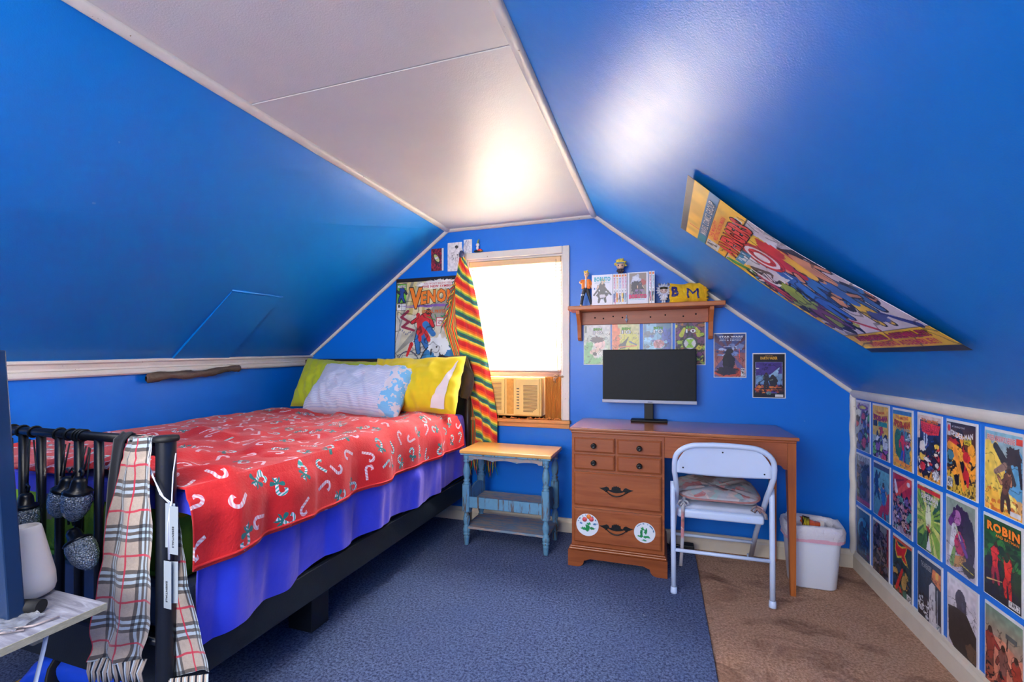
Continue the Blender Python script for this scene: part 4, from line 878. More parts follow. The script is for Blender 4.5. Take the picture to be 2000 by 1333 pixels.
# ------------------------------------------------------------------ pillows
def pillow(name, cx, cy, cz, w, h, t, lean, yaw, roll, mat, label, seed=0, wr=0.012, n=46, group=None, sag=0.0):
    u, v = np.meshgrid(np.linspace(-1, 1, n), np.linspace(-1, 1, n))
    M = Matrix.Translation((cx, cy, cz)) @ Matrix.Rotation(yaw, 4, 'Z') @ Matrix.Rotation(-lean, 4, 'X') @ Matrix.Rotation(roll, 4, 'Y')
    Ma = np.array(M)
    def side(s):
        x = w/2*u*(1-0.07*(1-v**2)*0-0.06*v**2*0+0.05*np.abs(u*v)-0.05*(1-np.abs(v))*0); z = h/2*v*(1-0.08*(1-u**2)*0.4+0.05*np.abs(u*v))
        pf = (1-np.abs(u)**2.6)**0.55*(1-np.abs(v)**2.6)**0.55
        th = t/2*pf*(1-0.15*v)+wr*pf**0.5*(1-1.8*np.abs(fbm(u*5.2+v*1.2+seed, v*1.1-u*0.5, seed+s, 2)))*1.0+wr*0.6*pf**0.5*fbm(u*9, v*5+u*3, seed+5, 2)
        y = -s*th
        z = z-sag*(1-u**2)*(v > 0)*v+0.010*fbm(u*3, v*0+1, seed+8, 2)
        x = x+0.010*fbm(v*3, u*0+1, seed+9, 2)
        return np.stack([x, y, z, np.ones_like(x)], -1) @ Ma.T
    A = side(1)[..., :3]; B = side(-1)[..., :3]
    P = np.concatenate([A, B[:, ::-1]], 1)
    uv = np.concatenate([np.stack([u*w/2, v*h/2], -1), np.stack([u[:, ::-1]*w/2, v*h/2], -1)], 1)
    o = gridmesh(name, P, mat, uv=uv)
    if label: tag(o, label, 'pillow', group)
    return o, M, A
M_yel = cloth('yellow_pillow_cotton', S(236, 206, 12), 0.8, 0.12); M_lime = cloth('lime_yellow_cotton', S(176, 190, 30), 0.8, 0.15)
pillow('pillow', -2.20, 2.665, 0.955, 0.58, 0.36, 0.17, 0.42, 0.05, 0.05, M_lime, 'yellow green pillow at the wall end, behind the striped white pillow', 3, 0.022)
pillow('pillow', -1.93, 2.745, 0.97, 0.66, 0.31, 0.14, 0.28, 0.02, -0.03, M_yel, 'yellow pillow upright at the back, mostly hidden behind the white pillow', 6, 0.02)
py, Mp, Ap = pillow('pillow', -1.535, 2.625, 0.965, 0.66, 0.375, 0.20, 0.42, -0.06, -0.03, M_yel, 'bright yellow pillow with an open white lined end, nearest the window', 9, 0.024)
# open pillowcase end: pale wedge of inner pillow
n = 16; P = np.zeros((n, 6, 3))
def gsamp(A_, uu, vv):
    N_ = A_.shape[0]-1; fu = min(max((uu+1)/2*N_, 0), N_-1e-3); fv = min(max((vv+1)/2*N_, 0), N_-1e-3); i0, j0 = int(fu), int(fv); a, b = fu-i0, fv-j0
    return A_[j0, i0]*(1-a)*(1-b)+A_[j0, i0+1]*a*(1-b)+A_[j0+1, i0]*(1-a)*b+A_[j0+1, i0+1]*a*b
for i in range(n):
    t = i/(n-1)
    for j in range(6):
        l_, r_ = 0.58+0.34*t, 0.84+0.09*t; P[i, j] = gsamp(Ap, l_+(r_-l_)*j/5, -0.90+1.68*t)+np.array((0.001, -0.012, 0.0))
gridmesh('pillow_lining', P, cloth('white_cotton', S(238, 226, 220)), py)
m = MB(); m.tube([tuple(Ap[int((-0.9+1.7*i/19+1)/2*45), int(np.clip((0.63+0.27*i/19+1)/2*45, 0, 45))]+np.array((0, -0.006, 0))) for i in range(20)], 0.004, 6); m.bm.free()
def stripedwhite():
    t = NT('pale_blue_striped_cotton'); u = t.n('ShaderNodeUVMap'); u.uv_map = 'UVMap'; sp = t.n('ShaderNodeSeparateXYZ'); t.l(u.outputs[0], sp.inputs[0])
    f = t.math('SINE', t.math('MULTIPLY', t.math('ADD', sp.outputs[1], t.math('MULTIPLY', t.noise(6, 2), 0.01)), 520.0)); g = t.math('SINE', t.math('MULTIPLY', sp.outputs[0], 900.0))
    b = t.mix(t.math('MULTIPLY', t.math('GREATER_THAN', f, 0.25), 0.55), S(206, 212, 230), S(150, 166, 210))
    b = t.mix(t.math('MULTIPLY', t.math('GREATER_THAN', g, 0.6), 0.25), b, S(240, 240, 246))
    band = t.math('GREATER_THAN', sp.outputs[0], 0.245)
    b = t.mix(band, b, t.mix(t.math('GREATER_THAN', t.noise(22, 3), 0.5), S(214, 210, 220), S(120, 190, 232)))
    t.set(base=b, rough=0.85, sheen=0.2); t.bump(t.math('ADD', t.math('MULTIPLY', f, 0.1), t.noise(30, 3)), 0.35, 0.006); return t.m
pillow('pillow', -1.865, 2.495, 0.935, 0.70, 0.37, 0.20, 0.62, -0.02, 0.02, stripedwhite(), 'pale blue and white striped pillow leaning in front of the yellow ones', 14, 0.026, 60)

# dark sweater on the headboard corner
def drapeshape(name, rows, mat, nx=26, fold=0.012, seed=0, freq=3.0, uvs=1.0, parent=None, taper=1.0, ny=None, solid=0.0, vs=1.0):
    """rows: list of (left point, right point); cloth hung between them with folds along the normal (-y)"""
    k = len(rows); ny = ny or (k-1)*14+1
    t = np.linspace(0, k-1, ny); i0 = np.clip(t.astype(int), 0, k-2); f = (t-i0)[:, None]; f = f*f*(3-2*f)*0.5+f*0.5
    L = np.array([r[0] for r in rows], float); R = np.array([r[1] for r in rows], float)
    l = L[i0]*(1-f)+L[i0+1]*f; r = R[i0]*(1-f)+R[i0+1]*f
    s = np.linspace(0, 1, nx); P = l[:, None, :]*(1-s[None, :, None])+r[:, None, :]*s[None, :, None]
    S_, T_ = np.meshgrid(s, t)
    amp = fold*(0.4+0.6*np.clip(T_/(k-1), 0, 1)**taper)
    h = amp*(np.sin(S_*PI*2*freq+fbm(T_*0.9, T_*0+seed, seed)*3+seed)+0.8*fbm(S_*freq*1.7+T_*0.3, T_*0.8, seed+2))
    P[..., 1] -= h
    P[..., 2] += 0.004*fbm(S_*6, T_*2, seed+6)
    ln = np.concatenate([[0], np.cumsum(np.linalg.norm(np.diff((l+r)/2, axis=0), axis=1))])
    uv = np.stack([S_*uvs, np.repeat(ln[:, None]*vs, nx, 1)], -1)
    return gridmesh(name, P, mat, parent, uv=uv, solid=solid), P
M_swt = cloth('dark_brown_grey_knit', S(70, 60, 58), 0.95, 0.25)
sw, _ = drapeshape('sweater', [((-1.42, 2.895, 1.125), (-1.275, 2.895, 1.135)), ((-1.42, 2.86, 1.150), (-1.27, 2.83, 1.155)), ((-1.385, 2.82, 1.142), (-1.225, 2.80, 1.135)), ((-1.335, 2.80, 1.06), (-1.185, 2.795, 1.03)), ((-1.315, 2.795, 0.97), (-1.19, 2.79, 0.93)), ((-1.30, 2.79, 0.89), (-1.225, 2.79, 0.86))], M_swt, 24, 0.012, 2, 1.6, solid=0.006)
tag(sw, 'dark brown grey sweater draped over the headboard corner beside the striped cloth', 'sweater')

# serape style striped cloth hanging from a nail
def serape():
    t = NT('rainbow_striped_weave'); u = t.n('ShaderNodeUVMap'); u.uv_map = 'UVMap'; sp = t.n('ShaderNodeSeparateXYZ'); t.l(u.outputs[0], sp.inputs[0])
    x = t.math('FRACT', t.math('MULTIPLY', t.math('ADD', t.math('ADD', sp.outputs[1], t.math('MULTIPLY', sp.outputs[0], 0.9)), t.math('MULTIPLY', t.noise(300, 2), 0.002)), 7.0))
    cs = [(0.0, (214, 30, 44)), (.16, (236, 84, 40)), (.27, (244, 140, 36)), (.36, (246, 214, 70)), (.44, (150, 190, 80)), (.52, (30, 120, 110)), (.60, (70, 90, 90)), (.68, (30, 130, 120)), (.75, (240, 220, 90)), (.83, (244, 150, 40)), (.91, (226, 50, 40))]
    b = t.ramp(x, [(p, S(*c)) for p, c in cs], 'CONSTANT'); t.set(base=b, rough=0.85, sheen=0.2); t.bump(t.noise(500, 2), 0.3, 0.002); return t.m
M_ser = serape()
SR = thing('striped_cloth', (-1.2, 2.9, 0.62), 'rainbow striped woven cloth with tassels hanging from a nail at the window corner', 'cloth')
drapeshape('back_fold', [((-1.325, 2.885, 1.80), (-1.295, 2.885, 1.80)), ((-1.400, 2.880, 1.60), (-1.315, 2.885, 1.62)), ((-1.445, 2.875, 1.36), (-1.30, 2.885, 1.36)), ((-1.36, 2.885, 1.10), (-1.20, 2.885, 1.10)), ((-1.34, 2.885, 0.86), (-1.13, 2.885, 0.86)), ((-1.33, 2.885, 0.72), (-1.12, 2.885, 0.72)), ((-1.29, 2.885, 0.46), (-1.14, 2.885, 0.46))], M_ser, 60, 0.014, 4, 2.6, 1.15, SR, vs=0.35)
P0 = [((-1.318, 2.865, 1.845), (-1.288, 2.865, 1.845)), ((-1.345, 2.86, 1.66), (-1.225, 2.86, 1.68)), ((-1.345, 2.86, 1.40), (-1.165, 2.86, 1.42)), ((-1.31, 2.86, 1.12), (-1.118, 2.86, 1.16)), ((-1.235, 2.86, 0.90), (-1.075, 2.86, 0.92)), ((-1.19, 2.86, 0.72), (-1.045, 2.86, 0.73)), ((-1.195, 2.86, 0.46), (-1.045, 2.86, 0.46))]  # rows of the front length
drapeshape('front_fold', P0, M_ser, 60, 0.016, 7, 2.4, -0.13, SR)
m = MB(); random.seed(5)
for k in range(34):
    x = -1.285+0.235*k/33; z = 0.455
    m.tube([(x, 2.862, z), (x+random.uniform(-.006, .006), 2.858, z-0.04), (x+random.uniform(-.012, .012), 2.862, z-random.uniform(.07, .13))], [0.003, 0.004, 0.0015], 5, mi=k % 4)
for k in range(22):
    z = 1.70-0.32*k/21; x = -1.335-0.09*(k/21)
    m.tube([(x, 2.855, z), (x-random.uniform(.0, .03), 2.845, z-0.02), (x-random.uniform(.0, .05), 2.85, z-random.uniform(.03, .07))], [0.003, 0.004, 0.0015], 5, mi=k % 4)
fr = m.build('tassels', [flat((206, 40, 50), .8), flat((40, 130, 110), .8), flat((240, 180, 60), .8), flat((60, 110, 70), .8)], SR); fr['kind'] = 'stuff'
m = MB(); m.lathe([(0.0, -0.01), (0.017, -0.006), (0.02, 0.012), (0.012, 0.035), (0.0, 0.04)], (-1.303, 2.862, 1.845), 12, caps=False); m.build('gathered_knot', flat((70, 80, 110), .8), SR)
m = MB(); m.tube([(-1.303, 2.865, 1.87), (-1.296, 2.885, 1.93), (-1.285, 2.912, 1.965)], 0.0015, 6); m.tube([(-1.30, 2.862, 1.87), (-1.288, 2.90, 1.96)], 0.0012, 5)
m.build('hanging_wire', M_silver, SR)

# plaid scarf over the foot rail
def plaid():
    t = NT('beige_check_wool'); u = t.n('ShaderNodeUVMap'); u.uv_map = 'UVMap'; sp = t.n('ShaderNodeSeparateXYZ'); t.l(u.outputs[0], sp.inputs[0])
    wob = t.math('MULTIPLY', t.noise(40, 3), 0.003)
    def fam(c, period, off):
        f = t.math('MULTIPLY', t.math('FRACT', t.math('DIVIDE', t.math('ADD', t.math('ADD', c, off), wob), period)), period)
        def band(a, b): return t.math('MULTIPLY', t.math('GREATER_THAN', f, a), t.math('LESS_THAN', f, b))
        dark = None
        for a, b in ((0.0, 0.010), (0.019, 0.028), (0.037, 0.047)):
            x = band(a, b); dark = x if dark is None else t.math('MAXIMUM', dark, x)
        lite = t.math('MAXIMUM', band(0.010, 0.019), band(0.028, 0.037)); red = band(0.083, 0.089)
        return dark, lite, red
    b = t.mix(t.noise(160, 3), S(166, 150, 136), S(196, 180, 166))
    d1, l1, r1 = fam(sp.outputs[0], 0.125, 0.085); d2, l2, r2 = fam(sp.outputs[1], 0.125, 0.04)
    for l in (l1, l2): b = t.mix(t.math('MULTIPLY', l, 0.62), b, S(176, 206, 226))
    for d in (d1, d2): b = t.mix(t.math('MULTIPLY', d, 0.75), b, S(14, 24, 40))
    for r in (r1, r2): b = t.mix(t.math('MULTIPLY', r, 0.9), b, S(196, 40, 70))
    t.set(base=b, rough=1.0, sheen=0.3, spec=0.1); t.bump(t.noise(420, 3, 0.7), 0.5, 0.003); return t.m
M_pl = plaid()
yr = BYF
SCF = thing('plaid_scarf', (-1.42, yr, 0.25), 'beige plaid wool scarf with black, white and red lines draped over the bed foot rail', 'scarf')
rows = [((-1.405, yr+0.03, 0.85), (-1.325, yr+0.03, 0.85)), ((-1.405, yr+0.008, 0.912), (-1.312, yr+0.008, 0.916)), ((-1.408, yr-0.018, 0.905), (-1.295, yr-0.020, 0.912)), ((-1.420, yr-0.028, 0.84), (-1.285, yr-0.032, 0.85)),
        ((-1.455, yr-0.032, 0.70), (-1.280, yr-0.034, 0.72)), ((-1.490, yr-0.034, 0.55), (-1.282, yr-0.034, 0.57)), ((-1.515, yr-0.034, 0.40), (-1.290, yr-0.034, 0.42)), ((-1.535, yr-0.034, 0.27), (-1.320, yr-0.034, 0.31))]
drapeshape('front_length', rows, M_pl, 60, 0.012, 3, 1.6, 0.24, SCF)
_, Pf = drapeshape('back_length', [((-1.375, yr+0.036, 0.85), (-1.325, yr+0.036, 0.85)), ((-1.365, yr+0.036, 0.75), (-1.305, yr+0.036, 0.76)), ((-1.345, yr+0.034, 0.64), (-1.262, yr+0.030, 0.64)), ((-1.330, yr+0.026, 0.50), (-1.235, yr+0.022, 0.50)), ((-1.315, yr+0.022, 0.37), (-1.180, yr+0.016, 0.40)), ((-1.300, yr+0.018, 0.245), (-1.133, yr+0.014, 0.30))], M_pl, 50, 0.007, 5, 1.2, 0.20, SCF)
m = MB(); random.seed(9)
for k in range(38):
    a = k/37; x = -1.535+0.215*a; z = 0.275+0.04*a
    m.tube([(x, yr-0.034-0.01*math.sin(a*8+3), z), (x+random.uniform(-.003, .003), yr-0.038, z-0.03), (x+random.uniform(-.006, .006), yr-0.034, z-random.uniform(.055, .075))], [0.0025, 0.0032, 0.0016], 5, mi=(0, 0, 1, 2)[k % 4])
for k in range(28):
    a = k/27; x = -1.30+0.18*a; z = 0.25+0.055*a
    m.tube([(x, yr-0.006, z), (x+0.004, yr-0.010, z-0.03), (x+random.uniform(-.004, .01), yr-0.006, z-random.uniform(.05, .07))], [0.0025, 0.003, 0.0016], 5, mi=(0, 1, 0, 2)[k % 4])
f = m.build('fringe', [flat((186, 170, 156), .95), flat((26, 36, 52), .95), flat((196, 206, 214), .95)], SCF); f['kind'] = 'stuff'

# black strap beside the scarf
sb, _ = drapeshape('strap', [((-1.455, yr+0.02, 0.70), (-1.425, yr+0.02, 0.70)), ((-1.447, yr+0.016, 0.90), (-1.41, yr+0.016, 0.90)), ((-1.445, yr-0.004, 0.918), (-1.405, yr-0.004, 0.918)), ((-1.452, yr-0.020, 0.90), (-1.410, yr-0.020, 0.90)), ((-1.472, yr-0.022, 0.78), (-1.435, yr-0.022, 0.78)), ((-1.492, yr-0.020, 0.62), (-1.455, yr-0.020, 0.62)), ((-1.505, yr-0.018, 0.50), (-1.475, yr-0.018, 0.50))], cloth('black_webbing', S(20, 22, 30)), 8, 0.002, 1, 1, solid=0.003)
tag(sb, 'black fabric strap looped over the bed foot rail, left of the scarf', 'strap')

# hang tags on the post
TG = thing('hang_tags', (BX1, yr-0.03, 0.55), 'grey paper hang tags on white strings looped round the bed foot post', 'tag')
M_str = flat((200, 206, 226), .7)
m = MB()
m.tube([(-1.318, yr-0.012, 0.905), (-1.314, yr-0.024, 0.86), (-1.290, yr-0.032, 0.82), (-1.235, yr-0.038, 0.765), (-1.205, yr-0.038, 0.752)], 0.0016, 6)
m.tube([(-1.316, yr-0.012, 0.90), (-1.300, yr-0.030, 0.84), (-1.250, yr-0.036, 0.77), (-1.212, yr-0.038, 0.750)], 0.0016, 6)
m.tube([(-1.250, yr+0.005, 0.87), (-1.232, yr-0.015, 0.82), (-1.212, yr-0.032, 0.77), (-1.204, yr-0.038, 0.752), (-1.209, yr-0.040, 0.73), (-1.209, yr-0.040, 0.605)], 0.0016, 6)
m.tube([(-1.208, yr-0.038, 0.752), (-1.213, yr-0.041, 0.70), (-1.213, yr-0.040, 0.605)], 0.0016, 6)
m.build('string', M_str, TG)
M_tag = paint('grey_card', S(150, 160, 168), 0.6, 0.05)
def tagcard(x, z0, z1, w, rz, y):
    m = MB(); m.box(x-w/2, x+w/2, y-0.0012, y, z0, z1, 0.0004, 1, rot=Matrix.Translation((x, y, 0)) @ Matrix.Rotation(rz, 4, 'Z') @ Matrix.Translation((-x, -y, 0)))
    return m.build('card', M_tag, TG)
tagcard(-1.212, 0.635, 0.750, 0.028, 0.2, yr-0.036); a = tagcard(-1.190, 0.622, 0.746, 0.030, 0.0, yr-0.042); tagcard(-1.200, 0.492, 0.60, 0.024, 0.3, yr-0.036); b = tagcard(-1.210, 0.480, 0.603, 0.027, 0.0, yr-0.044)
for o, x, z0, z1, yy in ((a, -1.190, 0.622, 0.746, yr-0.0433), (b, -1.210, 0.480, 0.603, yr-0.0453)):
    f = planar((x-0.013, yy-0.0002, z1), (0, 0, -1), (1, 0, 0), (0, -1, 0), z1-z0, 0.027)
    textmesh([('ESSENTIALS', .42, .30, .86, .52, (30, 34, 40), None, 0, .02), ('FEAR', .52, .66, .64, .74, (90, 96, 104), None, 0, .0)][:1], f, o, 0.0003)

# string of faceted bulbs hung on the rail
LT = thing('string_lights', (-1.72, yr, 0.6), 'string of large faceted clear bulbs with black sockets wound on the bed foot bars', 'string lights')
def facet():
    t = NT('glittery_clear_plastic'); v = t.n('ShaderNodeTexVoronoi'); v.inputs['Scale'].default_value = 230; t.l(t.obj(), v.inputs['Vector'])
    b = t.mix(t.math('POWER', v.outputs['Distance'], 1.0), S(236, 244, 246), S(84, 104, 112)); t.set(base=b, rough=0.12, trans=0.25, coat=0.5, metal=0.3); t.bump(v.outputs['Distance'], 1.0, 0.004); return t.m
M_fac = facet(); M_sock = paint('black_socket', S(14, 18, 26), 0.3, 0.1)
def bulb(x, y, z, tilt, az, sc=1.0):
    M = Matrix.Translation((x, y, z)) @ Matrix.Rotation(az, 4, 'Z') @ Matrix.Rotation(tilt, 4, 'Y') @ Matrix.Scale(sc, 4)
    prof = [(0.026, 0.0), (0.0300, -0.014), (0.0300, -0.028), (0.0270, -0.046), (0.020, -0.062), (0.010, -0.074), (0.0, -0.078)]
    m = MB(); m.lathe(prof, (0, 0, 0), 16, M=M, caps=False); o = m.build('bulb', M_fac, LT)
    for f in o.data.polygons: f.use_smooth = False
    m = MB(); m.lathe([(0.0, 0.034), (0.010, 0.034), (0.013, 0.028), (0.0145, 0.026), (0.0165, 0.008), (0.024, 0.005), (0.029, 0.0), (0.028, -0.003), (0.0, -0.003)], (0, 0, 0), 20, M=M, caps=False)
    c = [M @ Vector(p) for p in ((0.010, 0, 0.038), (0.014, 0, 0.052), (0.004, 0, 0.060), (-0.002, 0, 0.048))]; m.tube(c, 0.0028*sc, 6); m.build('socket', M_sock, o)
YL = yr-0.045
for (px, py, tl, az, sc_) in ((127, 957, 0.30, 0.2, 1.0), (152, 960, 0.22, -0.1, 1.06), (152, 1058, -0.60, 0.1, 1.05), (50, 990, 0.02, 0, 1.05)):
    p = atY(px, py, YL); bulb(p.x, p.y, p.z, tl, az, sc_*1.10)
M_cord = paint('dark_green_cord', S(16, 26, 30), 0.5)
for a in (((128, 868), (122, 900), (118, 930)), ((136, 866), (128, 905), (124, 932)), ((174, 874), (168, 905), (160, 930)), ((168, 872), (160, 905), (158, 930)), ((176, 876), (170, 940), (163, 1000), (160, 1042)), ((58, 858), (56, 910), (52, 965)), ((66, 860), (72, 930), (80, 1000), (88, 1080), (98, 1150)), ((24, 856), (26, 920), (28, 980))):
    m = MB(); m.tube([atY(px, py, yr-0.022-0.010*math.sin(i*1.1)) for i, (px, py) in enumerate(a)], 0.0022, 6); m.build('hanging_cord', M_cord, LT)
for px in (24, 44, 68, 116, 138, 152, 158, 164):
    m = MB(); p = atY(px, 865, yr); x = p.x
    m.tube([(x+0.004*math.sin(a), yr+0.0165*math.cos(a), 0.900+0.0165*math.sin(a)) for a in np.linspace(0, 2*PI, 17)[:-1]], 0.0032, 6, closed=True); m.build('cord_wrap', M_cord, LT)
m = MB(); m.blob = None
rr = random.Random(4)
for k in range(7):
    a = k*0.9; m.ball((-1.512+0.010*math.cos(a), yr+0.035+0.004*math.sin(k), 0.678+0.014*math.sin(a)), 0.014, 0.008, 0.016, 8)
o = m.build('fabric_flower', paint('hot_pink_felt', S(230, 20, 90), 0.9, 0.2, 50)); tag(o, 'hot pink fabric flower against the lime mattress between the bed bars', 'fabric flower')

# ================================================================== NIGHTSTAND
NS_ = thing('side_table', (-0.865, 2.64, 0.0), 'small weathered blue side table with turned legs and worn yellow wood top, beside the bed', 'table')
def distress(name, c, under, th=0.60, axis=(26, 26, 3)):
    t = NT(name); ch = t.ramp(t.noise(2.2, 6, 0.65, t.obj(axis)), [(th-0.03, (0, 0, 0)), (th+0.03, (1, 1, 1))])
    f = t.noise(20, 4); t.set(base=t.mix(ch, t.mix(f, tuple(x*0.8 for x in c), tuple(min(1, x*1.2) for x in c)), under), rough=0.55); t.bump(ch, 0.3, 0.002); return t.m
M_nb = distress('worn_blue_grey_paint', S(98, 150, 178), S(96, 84, 76), 0.57); M_nbx = distress('worn_blue_grey_shelf', S(118, 140, 156), S(164, 146, 136), 0.50, (5, 18, 18))
t = NT('worn_honey_top'); f_ = t.noise(6, 4); t.set(base=t.mix(t.noise(2.5, 5, .6, t.obj((1, 6, 1))), S(214, 146, 62), S(250, 204, 120)), rough=0.32, coat=0.2); t.bump(t.noise(40, 3), .1, .002); M_ntop = t.m
x0, x1, y0, y1 = -1.150, -0.585, 2.490, 2.790
m = MB(); m.box(x0, x1, y0, y1, 0.566, 0.586, 0.004); nt = m.build('tabletop', M_ntop, NS_)
m = MB(); m.box(x0+.004, x1-.004, y0+.004, y1-.004, 0.556, 0.5655, 0.003); m.build('top_moulding', M_nb, NS_)
LX, LY = (-1.115, -0.622), (2.522, 2.755)
prof = [(0.0, 0.0), (0.012, 0.0), (0.014, 0.004), (0.017, 0.045), (0.019, 0.050), (0.013, 0.056), (0.021, 0.064), (0.021, 0.070), (0.016, 0.074), (0.021, 0.080), (0.022, 0.098), (0.016, 0.106), (0.020, 0.112), (0.013, 0.118), (0.017, 0.130), (0.021, 0.150), (0.020, 0.165), (0.012, 0.190),
        (0.014, 0.196), (0.021, 0.202), (0.021, 0.208), (0.014, 0.214)]
prof2 = [(0.014, 0.372), (0.021, 0.378), (0.021, 0.386), (0.015, 0.392), (0.021, 0.398), (0.020, 0.404), (0.014, 0.410), (0.019, 0.425), (0.022, 0.450), (0.021, 0.470), (0.014, 0.500), (0.012, 0.508), (0.019, 0.514), (0.020, 0.520), (0.014, 0.526), (0.019, 0.534), (0.021, 0.556), (0.0, 0.556)]
leg = None
for lx in LX:
    for ly in LY:
        if leg is None:
            m = MB(); m.lathe(prof, (lx, ly, 0.011), 18, caps=False); m.lathe(prof2, (lx, ly, 0), 18, caps=False); m.prism([(lx+0.0225*cx, ly+0.0225*cy) for cx, cy in ((-1, -.7), (-.7, -1), (.7, -1), (1, -.7), (1, .7), (.7, 1), (-.7, 1), (-1, .7))], 'z', 0.216, 0.378)
            leg = m.build('leg', M_nb, NS_); l0 = (lx, ly)
        else: dupe(leg, Vector((lx-l0[0], ly-l0[1], 0)), NS_)
def scallop(xa, xb, zt_, zb, n=60, deep=0.012, waves=3):
    pts = [(xa, zt_), (xb, zt_)]
    for i in range(n+1):
        t = 1-i/n; z = zb+deep*abs(math.sin(t*PI*waves))**0.6*(1 if 0.06 < t < 0.94 else 0)
        pts.append((xa+(xb-xa)*t, z))
    return pts
m = MB(); m.prism(scallop(LX[0]+0.018, LX[1]-0.018, 0.556, 0.522), 'y', LY[0]-0.012, LY[0]+0.004); m.build('front_apron', M_nbx, NS_)
m = MB(); m.prism(scallop(LX[0]+0.018, LX[1]-0.018, 0.556, 0.522), 'y', LY[1]-0.004, LY[1]+0.012); m.build('back_apron', M_nbx, NS_)
for lx in LX:
    m = MB(); m.prism([(a, b) for a, b in scallop(LY[0]+0.018, LY[1]-0.018, 0.556, 0.522, 30, 0.01, 2)], 'x', lx-0.008, lx+0.008); m.build('side_apron', M_nbx, NS_)
# tray shelf
m = MB(); m.box(LX[0]+0.022, LX[1]-0.022, LY[0]-0.006, LY[1]+0.008, 0.262, 0.274, 0.002); sh = m.build('middle_shelf', M_nbx, NS_)
m = MB(); m.box(LX[0]+0.0225, LX[1]-0.0225, LY[0]-0.014, LY[0]-0.002, 0.240, 0.305, 0.002); m.build('front_lip', M_nb, sh)
for s_, lx in ((1, LX[0]), (-1, LX[1])):
    m = MB(); pts = [(LY[0]+0.0, 0.205), (LY[0]+0.02, 0.205), (LY[0]+0.05, 0.235), (LY[1]-0.05, 0.235), (LY[1]-0.02, 0.205), (LY[1], 0.205), (LY[1], 0.335)]
    pts += [(LY[1]-(LY[1]-LY[0])*i/12, 0.335+0.030*math.sin(PI*i/12)) for i in range(1, 12)]+[(LY[0], 0.335)]
    m.prism(pts, 'x', lx+s_*0.010, lx+s_*0.022); m.build('shelf_side', M_nb, sh)
m = MB(); m.box(LX[0]-0.012, LX[1]+0.012, LY[0]-0.010, LY[1]+0.012, 0.1095, 0.124, 0.003)
ls = m.build('bottom_shelf', M_nbx, NS_)

# ================================================================== DESK
DK = thing('desk', (0.08, 2.67, 0.0), 'brown maple desk with a drawer pedestal on the left and a worn top', 'desk')
X0, X1, YF, YR = -0.462, 0.020, 2.460, 2.880
m = MB(); m.box(-0.472, 0.622, 2.440, 2.895, 0.742, 0.759, 0.005, 3); m.build('desktop', M_desktop, DK)
m = MB(); m.box(-0.464, 0.612, 2.449, 2.890, 0.730, 0.7415, 0.004, 3); m.build('top_moulding', M_desk, DK)
m = MB(); m.box(X0, X1, YF+0.004, YR, 0.118, 0.7295, 0.002); m.build('case', M_desk, DK)
def drawer(xa, xb, za, zb, name='drawer'):
    m = MB(); vs = m.box(xa, xb, YF-0.012, YF+0.0035, za, zb)
    fr = [f for f in m.bm.faces if all(abs(v.co.y-(YF-0.012)) < 1e-6 for v in f.verts)]
    r = bmesh.ops.inset_region(m.bm, faces=fr, thickness=0.011, depth=0.0)
    for f in fr:
        for v in f.verts: v.co.y -= 0.006
    return m.build(name, M_desk, DK)
dr = [drawer(-0.447, -0.231, 0.629, 0.708), drawer(-0.217, 0.004, 0.629, 0.708), drawer(-0.447, -0.231, 0.537, 0.618), drawer(-0.217, 0.004, 0.537, 0.618), drawer(-0.447, 0.004, 0.342, 0.522), drawer(-0.447, 0.004, 0.142, 0.324)]
def knob(p, x, z):
    m = MB(); M = Matrix.Translation((x, YF-0.018, z)) @ Matrix.Rotation(PI/2, 4, 'X')
    m.lathe([(0.0, 0.0), (0.013, 0.0), (0.013, 0.003), (0.006, 0.005), (0.006, 0.012), (0.012, 0.015), (0.0145, 0.020), (0.012, 0.025), (0.006, 0.027), (0.005, 0.025), (0.0, 0.026)], (0, 0, 0), 18, M=M, caps=False); m.build('knob', M_bronze, p)
knob(dr[0], -0.339, 0.668); knob(dr[1], -0.104, 0.668); knob(dr[2], -0.339, 0.577); knob(dr[3], -0.104, 0.577)
def pull(p, x, z):
    m = MB(); pts = []
    half = [(0.0, 0.026), (0.006, 0.020), (0.012, 0.024), (0.015, 0.017), (0.022, 0.018), (0.024, 0.004), (0.034, 0.002), (0.040, 0.014), (0.050, 0.019), (0.064, 0.013), (0.074, 0.010), (0.088, 0.009), (0.074, 0.002), (0.062, -0.004), (0.050, -0.006), (0.040, -0.002), (0.026, -0.008), (0.014, -0.010), (0.0, -0.012)]
    pts = [(x+a, z+b) for a, b in half]+[(x-a, z+b) for a, b in half[-2:0:-1]]
    m.prism(pts, 'y', YF-0.0215, YF-0.0182); bp_ = m.build('handle_plate', M_bronze, p)
    m = MB(); m.tube([(x+0.052*s, YF-0.0225-0.018*math.cos(s*PI/2)-0.002, z-0.002-0.022*math.cos(s*PI/2)**0.7) for s in np.linspace(-1, 1, 17)], [0.0018+0.0016*math.cos(s*PI/2) for s in np.linspace(-1, 1, 17)], 8)
    for s in (-1, 1): m.ball((x+0.052*s, YF-0.024, z-0.004), 0.006, None, None, 8)
    m.build('bail_handle', M_bronze, p)
pull(dr[4], -0.222, 0.436); pull(dr[5], -0.222, 0.235)
